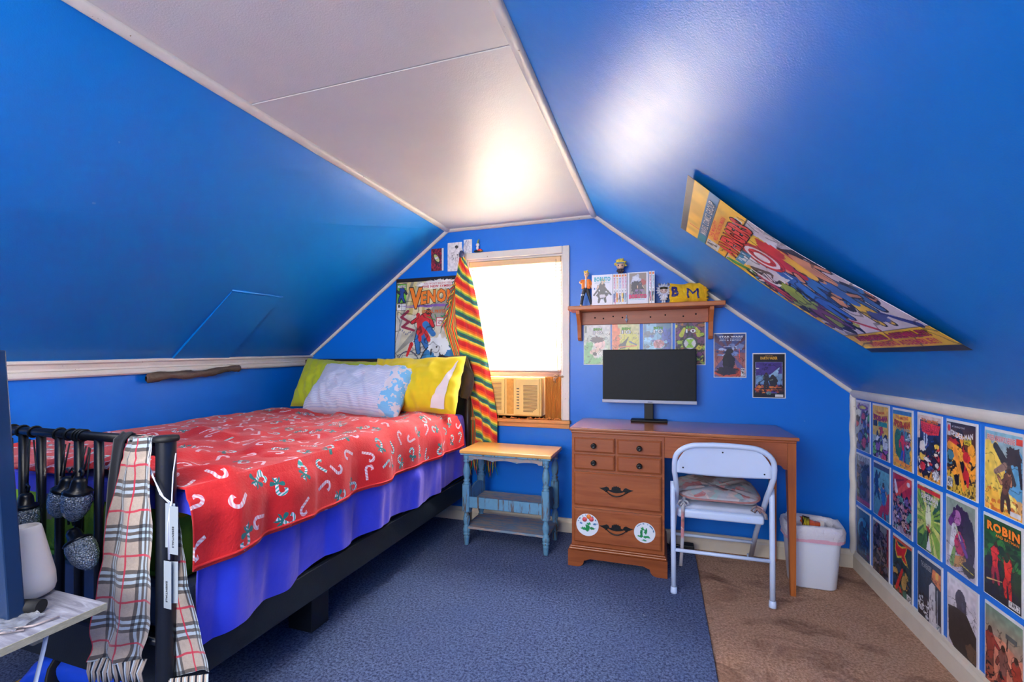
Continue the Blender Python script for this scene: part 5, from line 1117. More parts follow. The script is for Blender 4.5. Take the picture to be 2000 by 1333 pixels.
# plinth with bracket feet
m = MB(); m.box(X0-0.006, X1+0.006, YF-0.010, YR, 0.110, 0.1175, 0.003); m.box(X0-0.012, X1+0.010, YF-0.018, YR, 0.098, 0.1095, 0.004); m.build('plinth_moulding', M_desk, DK)
def bracket(a, b, n=10):
    L = b-a; pts = [(a, 0.0975), (b, 0.0975), (b, 0.0105), (b-0.052, 0.0105)]
    pts += [(b-0.052-0.004-0.030*math.sin(t*PI/2)**1.0, 0.012+0.034*(1-math.cos(t*PI/2))) for t in np.linspace(0, 1, 6)][1:]
    pts += [(b-0.100, 0.050), (b-0.118, 0.058), (a+0.118, 0.058), (a+0.100, 0.050)]
    pts += [(a+0.052+0.004+0.030*math.sin(t*PI/2), 0.012+0.034*(1-math.cos(t*PI/2))) for t in np.linspace(1, 0, 6)][:-1]
    pts += [(a+0.052, 0.0105), (a, 0.0105)]
    return pts
m = MB(); m.prism(bracket(X0-0.016, X1+0.014), 'y', YF-0.022, YF-0.004); m.build('bracket_base', wood('plinth_wood', S(128, 66, 34), S(172, 98, 54), 'X', 0.3), DK)
for xa in (X0-0.016, X1-0.004):
    m = MB(); m.prism([(a, b) for a, b in bracket(YF-0.004, YR)], 'x', xa, xa+0.018); m.build('side_base', M_desk, DK)
# stickers on the bottom drawer
def sticker(x, z, r, seed, label, arts):
    n, k = 30, 72; P = np.zeros((n, k, 3)); C = np.zeros((n, k, 3)); C[:] = S(222, 230, 236)
    rr_ = np.linspace(0, 1, n)[:, None]*np.ones((1, k)); an = np.linspace(0, 2*PI, k, endpoint=False)[None, :]*np.ones((n, 1))
    U, V = rr_*np.cos(an), rr_*np.sin(an); P[..., 0] = x+U*r; P[..., 1] = YF-0.0190; P[..., 2] = z+V*r
    for (cx, cy, a, b, c, sd) in arts:
        ang = np.arctan2((V-cy)/b, (U-cx)/a); d = np.hypot((U-cx)/a, (V-cy)/b); e = 1+0.7*fbm(np.cos(ang)*3+sd, np.sin(ang)*3, sd); C[d < e] = S(*c)
    ring = (rr_ > .80) & (rr_ < .9) & (vnoise(an*9, an*0, seed) > .5) & (V > .1); C[ring] = S(60, 110, 150)
    return gridmesh('sticker', P, M_print, dr[5], col=C, wrap=True)
s1 = sticker(-0.373, 0.240, 0.060, 3, '', [(.0, -.25, .22, .35, (20, 140, 70), 1), (-.35, -.35, .25, .12, (30, 150, 80), 2), (.4, -.3, .25, .12, (20, 130, 70), 3), (.1, .1, .2, .12, (30, 150, 90), 4), (-.55, .1, .12, .1, (60, 120, 170), 7), (.65, .1, .12, .08, (60, 120, 170), 8)])
m = MB(); 
for a, b, c in ((-0.388, 0.268, 0), (-0.366, 0.285, 1), (-0.352, 0.272, 0)): m.lathe([(0.0, 0), (0.013, 0), (0.013, 0.0006), (0, 0.0008)], (0, 0, 0), 12, M=Matrix.Translation((a, YF-0.0194, b)) @ Matrix.Rotation(PI/2, 4, 'X'), caps=False, mi=c)
f = m.build('sticker_flowers', [flat((226, 90, 90)), flat((240, 140, 60))], dr[5]); f['kind'] = 'stuff'
s2 = sticker(-0.078, 0.232, 0.053, 5, '', [(.1, .1, .16, .3, (20, 140, 70), 4), (-.2, .35, .12, .2, (30, 150, 80), 5), (-.3, -.1, .14, .3, (20, 130, 70), 6), (.2, -.4, .35, .12, (30, 150, 80), 9), (-.4, -.4, .2, .12, (20, 140, 70), 10), (0, -.75, .2, .08, (60, 150, 110), 11)])
# right side: apron, legs
pts = [(0.0205, 0.7295), (0.575, 0.7295), (0.575, 0.600), (0.560, 0.603), (0.552, 0.616), (0.540, 0.622), (0.0205, 0.622)]
m = MB(); m.prism(pts, 'y', YF+0.002, YF+0.020); m.build('apron', M_desk, DK)
m = MB(); m.box(0.0205, 0.60, YR-0.02, YR-0.005, 0.60, 0.7295, 0.002); m.build('back_panel', M_desk, DK)
m = MB(); m.box(0.585, 0.600, YF+0.042, YR-0.042, 0.62, 0.7295, 0.002); m.build('side_apron', M_desk, DK)
for (yy, sgn) in ((YF, 1), (YR, -1)):
    m = MB(); a = [(0.5755, yy), (0.612, yy), (0.612, yy+sgn*0.040), (0.5755, yy+sgn*0.040)]; b = [(0.590, yy+sgn*0.004), (0.612, yy+sgn*0.004), (0.612, yy+sgn*0.026), (0.590, yy+sgn*0.026)]
    va = [m.bm.verts.new((p[0], p[1], 0.7295)) for p in a]; vc = [m.bm.verts.new((p[0], p[1], 0.60)) for p in a]; vb = [m.bm.verts.new((p[0], p[1], 0.001)) for p in b]
    m.bm.faces.new(va); m.bm.faces.new(vb)
    for P_, Q_ in ((va, vc), (vc, vb)):
        for i in range(4): m.bm.faces.new((P_[i], P_[(i+1) % 4], Q_[(i+1) % 4], Q_[i]))
    m.build('leg', M_deskz, DK)

# ================================================================== FOLDING CHAIR
CH = thing('folding_chair', (0.27, 2.55, 0.0), 'pale blue white metal folding chair tucked under the desk with its back to the room', 'chair')
M_ch = paint('pale_blue_white_enamel', S(196, 214, 240), 0.35, 0.04, 12)
def fr(x): return x
XA, XB = 0.063, 0.478
def arc_pts():
    pts = [(XA-0.004, 2.842, 0.012), (XA+0.008, 2.62, 0.235), (XA+0.012, 2.335, 0.505), (XA+0.008, 2.300, 0.545), (XA, 2.276, 0.60), (XA, 2.262, 0.640)]
    R_ = 0.085; zt_ = 0.735
    for a in np.linspace(0, PI/2, 8)[1:]: pts.append((XA+R_*1.25*(1-math.cos(a)), 2.262-0.020*math.sin(a), 0.650+(zt_-0.650)*math.sin(a)))
    L = list(pts); mid = [(XA+(XB-XA)*t, 2.240, zt_+0.004*math.sin(t*PI)) for t in (0.4, 0.5, 0.6)]
    Rr = [(XA+XB-p[0], p[1], p[2]) for p in reversed(L)]
    return L+mid+Rr
m = MB(); m.tube(arc_pts(), 0.0120, 14); m.build('back_frame', M_ch, CH)
for x, s_ in ((XA, -1), (XB, 1)):
    m = MB(); m.tube([(x+s_*0.006, 2.345, 0.535), (x+s_*0.006, 2.335, 0.50), (x+s_*0.004, 2.318, 0.24), (x+s_*0.002, 2.306, 0.012)], 0.0118, 14); l_ = m.build('rear_leg', M_ch, CH)
    m = MB(); m.lathe([(0, 0.001), (0.015, 0.001), (0.0155, 0.006), (0.0145, 0.030), (0.012, 0.032)], (x+s_*0.002, 2.3055, 0.009), 16, caps=False); m.build('foot_cap', M_ch, l_)
    m = MB(); m.lathe([(0, 0.0), (0.015, 0.0), (0.0155, 0.006), (0.0145, 0.030), (0.012, 0.032)], (x-s_*0.0, 2.842, 0.001), 16, caps=False); m.build('foot_cap', M_ch, l_)
    m = MB(); m.tube([(x+s_*0.004, 2.350, 0.495), (x-s_*0.012, 2.47, 0.405)], 0.006, 8, flat=0.003); m.build('hinge_bar', M_ch, CH)
m = MB(); m.tube([(XA, 2.3175, 0.212), (XB, 2.3175, 0.212)], 0.0085, 12); m.build('rear_rung', M_ch, CH)
m = MB(); m.tube([(XA+0.004, 2.70, 0.152), (XB-0.004, 2.70, 0.152)], 0.0085, 12); m.build('front_rung', M_ch, CH)
n, k = 30, 16; P = np.zeros((k, n, 3))
for j in range(k):
    v = j/(k-1)
    for i in range(n):
        u = i/(n-1); e = abs(2*u-1)
        zb_ = 0.598-0.012*(1-e**2); ztp = 0.722-0.075*max(0, (e-0.62)/0.38)**2.2
        z = zb_+(ztp-zb_)*v; P[j, i] = (XA+0.010+(XB-XA-0.020)*u, 2.268-(z-0.6)*0.17+0.022*(1-e**2), z)
bp_ = gridmesh('backrest', P, M_ch, CH, solid=0.0)
md = bp_.modifiers.new('Solidify', 'SOLIDIFY'); md.thickness = 0.003; md.offset = 1
for u, z in ((0.5, 0.702), (0.07, 0.622), (0.93, 0.615)):
    x = XA+0.01+(XB-XA-0.02)*u; e = abs(2*u-1); y = 2.268-(z-0.6)*0.17+0.022*(1-e**2)
    m = MB(); m.lathe([(0.0, 0), (0.0038, 0), (0.003, 0.0015), (0, 0.002)], (0, 0, 0), 10, M=Matrix.Translation((x, y-0.004, z)) @ Matrix.Rotation(PI/2, 4, 'X'), caps=False); m.build('hole_dot', M_hole, bp_)  # small black disc painted for the dark inside of a hole
# seat
def seatslab(name, xa, xb, ya, yb, z0, z1, rise, r, mat, parent):
    m = MB(); vs = m.box(xa, xb, ya, yb, z0, z1, r, 4)
    for v in m.bm.verts: v.co.z += rise*(v.co.y-ya)/(yb-ya)
    o = m.build(name, mat, parent)
    for f in o.data.polygons: f.use_smooth = True
    return o
seatslab('seat', XA+0.016, XB-0.016, 2.375, 2.745, 0.350, 0.392, 0.030, 0.012, M_ch, CH)
seatslab('seat_pad', XA+0.026, XB-0.026, 2.390, 2.735, 0.388, 0.414, 0.030, 0.012, paint('pale_grey_vinyl', S(176, 186, 204), 0.5, 0.15, 14), CH)
def floral():
    t = NT('faded_floral_cotton'); v = t.n('ShaderNodeTexVoronoi'); v.inputs['Scale'].default_value = 26; t.l(t.obj(), v.inputs['Vector']); cs = t.n('ShaderNodeSeparateColor'); t.l(v.outputs['Color'], cs.inputs[0])
    b = t.ramp(cs.outputs[0], [(0, S(168, 160, 160)), (.3, S(150, 176, 176)), (.45, S(190, 130, 136)), (.6, S(196, 176, 170)), (.75, S(110, 120, 130)), (.85, S(180, 110, 110))], 'CONSTANT')
    b = t.mix(t.ramp(t.noise(14, 4), [(.42, (0, 0, 0)), (.6, (1, 1, 1))]), b, S(170, 172, 180)); b = t.mix(t.ramp(t.noise(9, 4), [(.56, (0, 0, 0)), (.64, (.8, .8, .8))]), b, S(112, 90, 84))
    t.set(base=b, rough=0.95); t.bump(t.noise(60, 3), 0.4, 0.004); return t.m
M_flo = floral()
n, k = 60, 36; th = np.linspace(0, 2*PI, n, endpoint=False); P = np.zeros((k, n, 3))
for j in range(k):
    ph = -PI/2+PI*j/(k-1); cr = math.copysign(abs(math.cos(ph))**0.5, math.cos(ph)); sz = math.copysign(abs(math.sin(ph))**0.9, math.sin(ph))
    for i, a in enumerate(th):
        ca = math.copysign(abs(math.cos(a))**0.45, math.cos(a)); sa = math.copysign(abs(math.sin(a))**0.45, math.sin(a)); q = float(fbm(np.array(math.cos(a)*3+9), np.array(math.sin(a)*3+ph*1.5), 3))
        x = 0.270+0.190*ca*cr*(1+0.04*q); y = 2.555+0.170*sa*cr*(1+0.04*q); z = 0.446+0.026*sz*(1+0.5*q)+0.03*(y-2.39)/0.35-0.008*(1 if sz > 0 else 0)*math.exp(-((x-.27)**2+(y-2.555)**2)/0.004)
        P[j, i] = (x, y, z)
cu = gridmesh('seat_cushion', P, M_flo, wrap=True); tag(cu, 'faded floral cushion lying on the folding chair seat', 'cushion')
m = MB(); m.tube([(0.270+0.190*math.copysign(abs(math.cos(a))**0.45, math.cos(a)), 2.555+0.170*math.copysign(abs(math.sin(a))**0.45, math.sin(a)), 0.446+0.03*(0.165+0.17*math.sin(a))/0.35) for a in th], 0.005, 6, closed=True); m.build('piping', paint('piping_pink_brown', S(170, 120, 116), 0.9, 0.3, 40), cu)
def ribbon(pts, w, name, parent, mat, dirx=(1, 0, 0)):
    P = np.array([[np.array(p)-np.array(dirx)*w/2, np.array(p)+np.array(dirx)*w/2] for p in pts]); return gridmesh(name, P, mat, parent, solid=0.001)
tie = [(0.112, 2.385, 0.452), (0.106, 2.372, 0.436), (0.104, 2.366, 0.40), (0.103, 2.364, 0.33), (0.102, 2.364, 0.25), (0.098, 2.362, 0.18), (0.094, 2.360, 0.12)]
ribbon(tie, 0.015, 'tie', cu, M_flo)
for sx, x in ((1, 0.106), (-1, 0.430)):
    m = MB()
    for s_ in (-1, 1): m.tube([(x, 2.372, 0.440), (x+s_*0.018, 2.362, 0.436), (x+s_*0.026, 2.362, 0.420), (x+s_*0.012, 2.366, 0.412), (x, 2.370, 0.432)], 0.0052, 6, flat=0.0015)
    m.build('bow', M_flo, cu)
ribbon([(0.430, 2.372, 0.436), (0.446, 2.362, 0.424), (0.462, 2.360, 0.41), (0.466, 2.362, 0.385)], 0.014, 'tie', cu, M_flo)

# ================================================================== WASTE BIN
BN = thing('waste_bin', (0.722, 2.640, 0.0), 'white plastic waste bin with a loose pink white liner, right of the desk leg', 'bin')
def rrect(w, d, r, n=9):
    out = []
    for cx, cy, a0 in ((w/2-r, d/2-r, 0), (-w/2+r, d/2-r, PI/2), (-w/2+r, -d/2+r, PI), (w/2-r, -d/2+r, 3*PI/2)):
        for i in range(n): a = a0+PI/2*i/(n-1); out.append((cx+r*math.cos(a), cy+r*math.sin(a)))
    return out
def rings(levels, c, name, mat, parent, wob=0.0, seed=0, cap=True):
    n = len(rrect(1, 1, .1)); P = np.zeros((len(levels), n, 3))
    for j, (w_, d_, z) in enumerate(levels):
        for i, (x, y) in enumerate(rrect(w_, d_, min(w_, d_)*0.30)):
            q = wob*float(fbm(np.array(i*0.55), np.array(j*0.8), seed)); L = math.hypot(x, y)+1e-9
            P[j, i] = (c[0]+x*(1+q/L), c[1]+y*(1+q/L), z+q*0.8)
    return gridmesh(name, P, mat, parent, wrap=True)
rings([(0.001, 0.001, 0.004), (0.186, 0.128, 0.001), (0.198, 0.140, 0.008), (0.236, 0.178, 0.270), (0.242, 0.184, 0.300), (0.236, 0.178, 0.300), (0.192, 0.134, 0.012), (0.001, 0.001, 0.012)], (0.722, 2.640), 'bin_body', paint('bin_white', S(214, 224, 240), 0.35, 0.03), BN)
def liner():
    t = NT('thin_liner_film'); sx_ = t.n('ShaderNodeSeparateXYZ'); t.l(t.obj(), sx_.inputs[0]); b = t.mix(t.math('LESS_THAN', t.math('ADD', sx_.outputs[2], t.math('MULTIPLY', t.noise(12, 2), 0.03)), 0.268), S(222, 222, 234), S(226, 176, 200)); t.set(base=b, rough=0.3, trans=0.12, sheen=0.2); t.bump(t.noise(45, 4, .6, None, 1.0), 0.8, 0.008); return t.m
rings([(0.250, 0.192, 0.235), (0.256, 0.200, 0.262), (0.262, 0.206, 0.290), (0.256, 0.200, 0.312), (0.240, 0.182, 0.318), (0.224, 0.166, 0.300), (0.214, 0.156, 0.24), (0.20, 0.145, 0.17), (0.1, 0.08, 0.14), (0.001, 0.001, 0.14)], (0.722, 2.640), 'bin_liner', liner(), BN, 0.012, 4)
wr_, _, _ = pillow('candy_wrapper', 0.728, 2.645, 0.286, 0.10, 0.075, 0.02, 0.9, 0.2, 0.35, paint('orange_wrapper', S(226, 96, 40), 0.3, 0.2, 30, coat=0.4), None, 4, 0.008, 18)
tag(wr_, 'crumpled orange and black candy wrapper on top of the waste in the bin', 'wrapper')
Mw = Matrix.Translation((0.728, 2.645, 0.286)) @ Matrix.Rotation(0.2, 4, 'Z') @ Matrix.Rotation(-0.9, 4, 'X') @ Matrix.Rotation(0.35, 4, 'Y')
for nm, (a, b), c in (('dark_end', (-0.050, -0.018), (40, 30, 24)), ('pale_end', (0.030, 0.047), (222, 214, 206))):
    m = MB(); m.box(a, b, -0.0215, -0.0190, -0.034, 0.034, 0.001, 1, rot=Mw); m.build(nm, flat(c), wr_)
m = MB()
for i in range(4): m.tube([Mw @ Vector((-0.044+0.007*i, -0.022, -0.024)), Mw @ Vector((-0.040+0.006*i, -0.0225, 0.0)), Mw @ Vector((-0.046+0.008*i, -0.022, 0.024))], 0.0022, 5)
f = m.build('yellow_print', flat((236, 214, 40)), wr_); f['kind'] = 'stuff'
# adapter and cord under the desk
m = MB(); m.box(0.115, 0.185, 2.80, 2.86, 0.002, 0.055, 0.006); ad = m.build('power_adapter', M_blackm); tag(ad, 'black power adapter on the floor behind the folding chair leg', 'adapter')
m = MB(); m.tube([(0.115, 2.83, 0.04), (0.09, 2.80, 0.055), (0.06, 2.80, 0.04), (0.04, 2.86, 0.03)], 0.003, 6); m.build('cord', M_blackm, ad)

# ================================================================== MONITOR
MO = thing('monitor', (-0.068, 2.80, 0.759), 'black flat monitor with silver lower edge standing on the desk', 'monitor')
m = MB(); m.box(-0.335, 0.197, 2.800, 2.826, 0.872, 1.190, 0.004); m.build('housing', M_blackm, MO)
m = MB(); m.box(-0.331, 0.193, 2.7975, 2.8005, 0.893, 1.186, 0.001, 1); m.build('screen', M_screen, MO)
m = MB(); m.box(-0.337, 0.199, 2.7935, 2.801, 0.870, 0.8895, 0.003); m.build('bezel', M_silver, MO)
m = MB(); m.box(-0.072, -0.045, 2.792, 2.7934, 0.877, 0.880); m.build('badge', flat((70, 80, 110)), MO)
m = MB(); m.box(-0.092, -0.040, 2.828, 2.846, 0.772, 1.0, 0.004); m.build('stand_neck', M_blackm, MO)
m = MB(); m.box(-0.17, 0.04, 2.78, 2.875, 0.7605, 0.772, 0.005, 3); m.build('stand_base', M_blackm, MO)

# ================================================================== WALL SHELF
SH = thing('wall_shelf', (-0.10, 2.92, 1.25), 'pine wall shelf with two curved brackets right of the window', 'shelf')
m = MB(); m.box(-0.545, 0.346, 2.765, YB-0.001, 1.434, 1.460, 0.005, 3); m.build('shelf_board', M_shelf, SH)
m = MB(); m.box(-0.478, 0.268, YB-0.022, YB-0.001, 1.352, 1.4335, 0.002); bk_ = m.build('back_rail', wood('pine_back', S(150, 82, 56), S(190, 112, 76), 'X', 0.45), SH)
for x in (-0.500, 0.268):
    pts = [(YB-0.001, 1.4335), (2.800, 1.4335), (2.803, 1.415), (2.826, 1.385), (2.850, 1.350), (2.862, 1.305), (2.868, 1.268), (2.884, 1.252), (YB-0.001, 1.250)]
    m = MB(); m.prism(pts, 'x', x, x+0.022); m.build('bracket', wood('pine_bracket%d' % (x > 0), S(180, 100, 50), S(214, 134, 78), 'Z', 0.4), SH)
for x in (-0.395, -0.342, -0.282, -0.225, -0.058, 0.028, 0.13, 0.20):
    m = MB(); m.lathe([(0, 0), (0.005, 0), (0.0045, 0.0015), (0, 0.0018)], (0, 0, 0), 10, M=Matrix.Translation((x, YB-0.022, 1.395+0.006*math.sin(x*40))) @ Matrix.Rotation(PI/2, 4, 'X'), caps=False); m.build('peg_hole', M_hole, bk_)
m = MB(); m.tube([(-0.20, YB-0.024, 1.40), (-0.20, YB-0.032, 1.385), (-0.20, YB-0.040, 1.372), (-0.20, YB-0.034, 1.362)], 0.003, 8); m.ball((-0.20, YB-0.03, 1.378), 0.010, 0.004, 0.008, 10); m.ball((-0.20, YB-0.028, 1.400), 0.004, 0.003, 0.007, 8); m.build('metal_hook', M_silver, bk_)

# ------------------------------------------------------------------ books
ZS = 1.4605
M_page = paint('book_paper', S(232, 226, 214), 0.8, 0.06, 60)
M_bookw = paint('glossy_white_cover', S(226, 224, 230), 0.3, 0.03)
def book(x, w_, d_, h_, cv, lines, label, yf=2.795):
    """closed book; the printed face looks into the room"""
    r = thing('book', (x+w_/2, yf+d_/2, ZS), label, 'book', 'books standing on the wall shelf')
    m = MB(); m.box(x+0.0012, x+w_-0.0012, yf+0.0012, yf+d_-0.002, ZS+0.002, ZS+h_-0.002); m.build('pages', M_page, r)
    m = MB()
    if w_ > d_: m.box(x, x+w_, yf, yf+0.001, ZS, ZS+h_); m.box(x, x+w_, yf+d_-0.001, yf+d_, ZS, ZS+h_); m.box(x, x+0.001, yf+0.001, yf+d_-0.001, ZS, ZS+h_)
    else: m.box(x, x+0.001, yf+0.001, yf+d_, ZS, ZS+h_); m.box(x+w_-0.001, x+w_, yf+0.001, yf+d_, ZS, ZS+h_); m.box(x, x+w_, yf, yf+0.001, ZS, ZS+h_)
    cvr = m.build('cover', M_bookw, r)
    sf = planar((x+0.0006, yf-0.0005, ZS+0.0006), (1, 0, 0), (0, 0, 1), (0, -1, 0), w_-0.0012, h_-0.0012)
    gridmesh('printed_face', sf(cv.x, cv.y, 0.0), M_print, cvr, col=cv.a)
    if lines: textmesh(lines, sf, cvr, 0.0006)
    return r
c = CV(64, 96); c.grad((228, 224, 230), (230, 228, 234)); c.fig(.5, .12, .66, (50, 44, 60), (40, 40, 54), (230, 190, 160), 4); c.blob(.5, .34, .32, .14, (46, 42, 56), 5, .5); c.blob(.5, .30, .16, .06, (210, 200, 206), 6, .4); c.cap(.36, .56, .1, .34, .05, .04, (46, 42, 56)); c.cap(.62, .56, .92, .34, .05, .04, (46, 42, 56)); c.ell(.54, .80, .10, .07, (230, 200, 90)); c.ell(.54, .76, .07, .05, (236, 200, 170))
book(-0.400, 0.125, 0.018, 0.187, c, [('BORUTO', .12, .78, .90, .93, (60, 180, 190), None, 0, .05), ('NARUTO NEXT GENERATIONS', .14, .725, .86, .75, (60, 160, 176), None, 0, .01), ('1', .1, .52, .16, .58, (60, 120, 180), None, 0, .02)], 'white comic book facing out with teal title, beside the standing figurine')
sp = [((220, 80, 140), (40, 90, 160)), ((240, 190, 60), (220, 120, 40)), ((70, 120, 190), (50, 60, 100)), ((230, 120, 160), (240, 200, 70)), ((200, 90, 140), (60, 170, 190)), ((210, 80, 130), (50, 60, 90)), ((90, 170, 200), (40, 60, 80))]
splab = ['pink blue spine next to the teal titled cover', 'yellow orange spine, second in the row under the big headed figurine', 'blue navy spine, middle one under the big headed figurine', 'pink and yellow spine, fourth under the big headed figurine', 'violet and teal spine touching the pink titled cover', 'pink and navy spine right of the pink titled cover', 'light blue spine at the right end of the books']
xs = [-0.273+0.0165*i for i in range(5)]+[-0.066, -0.0485]
for i, x in enumerate(xs):
    a, b = sp[i]; c = CV(12, 90); c.grad((228, 226, 232), (230, 228, 232)); c.rect(.15, .90, .85, .97, (230, 120, 40)); c.rect(.1, .08, .9, .36, b); c.shards(.1, .08, .9, .36, [a, (230, 200, 170), b, K], 7, .14, i, None)
    book(x, 0.0160, 0.112, 0.187 if i < 5 else 0.192, c, [('BORUTO', .25, .52, .85, .87, a, None, 0, .03, 0, 2), (str(i+2), .3, .42, .7, .46, K, None, 0, .02)], 'white book with '+splab[i])
c = CV(64, 96); c.grad((226, 222, 228), (228, 226, 232)); c.rect(.08, .10, .92, .97, (150, 134, 124)); c.blob(.42, .70, .28, .20, (190, 190, 206), 5, .5); c.blob(.45, .52, .32, .22, (44, 40, 56), 6, .4); c.blob(.75, .68, .14, .09, (180, 80, 80), 7, .5); c.blob(.4, .8, .14, .08, (216, 216, 226), 8, .5); c.fig(.62, .3, .4, (60, 50, 70), (50, 50, 70), (220, 180, 150), 9); c.hatch(.1, .28, .9, .46, (150, 110, 160), 18, 4, .6); c.rect(.08, .1, .92, .17, (228, 226, 232))
book(-0.188, 0.119, 0.018, 0.190, c, [('BORUTO', .08, .17, .93, .30, (232, 60, 120), (90, 30, 60), .01, .05), ('NARUTO NEXT GENERATIONS', .10, .125, .84, .155, (60, 160, 180), None, 0, .01)], 'comic book facing out with pink title below grey haired art')

# ------------------------------------------------------------------ small figurines (plain stand-ins)
def rem(o, vox=0.002):
    md = o.modifiers.new('Remesh', 'REMESH'); md.mode = 'VOXEL'; md.voxel_size = vox; md.use_smooth_shade = True; return o
M_skin = flat((232, 184, 150)); M_hair = paint('yellow_hair', S(244, 214, 90), 0.5, 0.15, 60); M_or = flat((240, 128, 40)); M_dk = paint('dark_trousers', S(44, 48, 56), 0.5, 0.3, 80); M_wh = flat((228, 228, 236))
fx, fy = -0.442, 2.835
F1 = thing('figurine', (fx, fy, ZS), 'standing figurine with yellow hair, orange jacket and dark trousers at the shelf left end', 'figurine', 'figurines on the wall shelf')
def P_(x, y, z): return (fx+x, fy+y, ZS+z)
m = MB(); m.tube([P_(0.0, 0, 0.190), P_(0.002, -0.002, 0.165)], 0.007, 10); m.ball(P_(0.003, -0.003, 0.200), 0.0135, 0.0140, 0.0165, 14)
m.tube([P_(0.034, -.012, 0.128), P_(0.040, -.02, 0.112)], [0.006, 0.0065], 8); m.tube([P_(-0.030, -0.012, 0.158), P_(-0.036, -0.018, 0.150)], [0.0055, 0.0065], 8)
for s_ in (-1, 1): m.ball(P_(0.003+s_*0.0135, 0, 0.200), 0.003, 0.002, 0.004, 6)
rem(m.build('body', M_skin, F1), 0.0015)
m = MB(); m.tube([P_(-0.002, 0, 0.118), P_(-0.002, 0, 0.104)], [0.018, 0.019], 12, flat=0.013)
m.tube([P_(-0.010, 0, 0.108), P_(-0.022, -0.004, 0.060), P_(-0.030, 0.002, 0.012)], [0.013, 0.010, 0.0085], 12); m.tube([P_(0.008, 0, 0.108), P_(0.022, -0.006, 0.060), P_(0.034, 0.0, 0.012)], [0.013, 0.010, 0.0085], 12)
rem(m.build('trousers', M_dk, F1), 0.0018)
m = MB(); m.tube([P_(-0.014, -0.001, 0.112), P_(-0.014, -0.002, 0.14), P_(-0.012, 0, 0.168)], [0.011, 0.014, 0.012], 10, flat=0.014); m.tube([P_(0.014, -0.001, 0.112), P_(0.015, -0.002, 0.14), P_(0.012, 0, 0.168)], [0.009, 0.012, 0.012], 10, flat=0.014)
m.tube([P_(-0.018, 0, 0.166), P_(-0.034, 0, 0.150), P_(-0.028, -0.014, 0.160)], [0.010, 0.009, 0.0075], 10); m.tube([P_(0.018, 0, 0.166), P_(0.030, 0, 0.145), P_(0.034, -0.010, 0.128)], [0.010, 0.0085, 0.0075], 10)
rem(m.build('jacket', M_or, F1), 0.0018)
m = MB(); m.tube([P_(0.0, -0.007, 0.114), P_(0.0, -0.009, 0.14), P_(0.0, -0.006, 0.170)], [0.011, 0.011, 0.008], 10, flat=0.007); m.build('shirt', M_wh, F1)
m = MB(); m.ball(P_(0.002, 0.002, 0.210), 0.015, 0.015, 0.012, 12)
rr = random.Random(2)
for k in range(16):
    a = 2*PI*k/16; b = rr.uniform(.3, 1.2); d = Vector((math.cos(a)*math.cos(b), math.sin(a)*math.cos(b), math.sin(b))); p = Vector(P_(0.002, 0.002, 0.208)); m.tube([p+d*0.008, p+d*0.017, p+d*0.024+Vector((0, 0, -.001))], [0.005, 0.004, 0.0005], 6)
m.build('hair', M_hair, F1)
m = MB()
for x in (-0.031, 0.035): m.ball(P_(x, -0.006, 0.007), 0.0085, 0.014, 0.007, 10)
f = m.build('shoe', flat((206, 170, 140)), F1)
m = MB(); m.box(fx-0.030, fx-0.012, fy-0.013, fy-0.0105, ZS+0.070, ZS+0.076, rot=None); m.build('leg_wrap', M_wh, F1)
def eyes(cx, cy, cz, dx, r, parent, col=(30, 30, 40)):
    for s_ in (-1, 1):
        m = MB(); m.ball((cx+s_*dx, cy, cz), r, r*0.4, r*1.2, 8); m.build('eye', flat(col), parent)
eyes(fx+0.003, fy-0.0165, ZS+0.200, 0.005, 0.0018, F1)
# big headed figurine on the books
gx, gy, gz = -0.232, 2.84, ZS+0.1875
F2 = thing('figurine', (gx, gy, gz), 'big headed yellow haired figurine standing on top of the books', 'figurine', 'figurines on the wall shelf')
m = MB(); m.ball((gx, gy, gz+0.058), 0.026, 0.024, 0.025, 18); rem(m.build('head', M_skin, F2), 0.0025)
m = MB(); m.tube([(gx, gy, gz+0.040), (gx, gy, gz+0.018)], [0.013, 0.016], 12, flat=0.013)
for s_ in (-1, 1): m.tube([(gx+s_*0.012, gy, gz+0.034), (gx+s_*0.020, gy-0.004, gz+0.020)], [0.007, 0.006], 8); m.tube([(gx+s_*0.008, gy, gz+0.018), (gx+s_*0.009, gy-0.001, gz+0.002)], [0.0075, 0.008], 8)
rem(m.build('body', paint('dark_coat', S(70, 54, 60), 0.5, 0.3, 70), F2), 0.002)
m = MB(); m.ball((gx, gy+0.005, gz+0.066), 0.030, 0.027, 0.025, 14)
for k in range(26):
    a = 2*PI*k/26*2.4; b = -0.2+1.6*k/26; d = Vector((math.cos(a)*math.cos(b), math.sin(a)*math.cos(b), math.sin(b))); p = Vector((gx, gy+0.005, gz+0.064))
    if d.y < -0.5 and d.z < 0.5: continue
    m.tube([p+d*0.020, p+d*0.032, p+d*0.041], [0.009, 0.007, 0.001], 6)
m.build('hair', M_hair, F2)
m = MB(); m.box(gx-0.022, gx+0.022, gy-0.0245, gy-0.021, gz+0.066, gz+0.073, 0.001, 1); m.build('head_band', flat((60, 110, 160)), F2)
eyes(gx, gy-0.0245, gz+0.054, 0.011, 0.0036, F2)
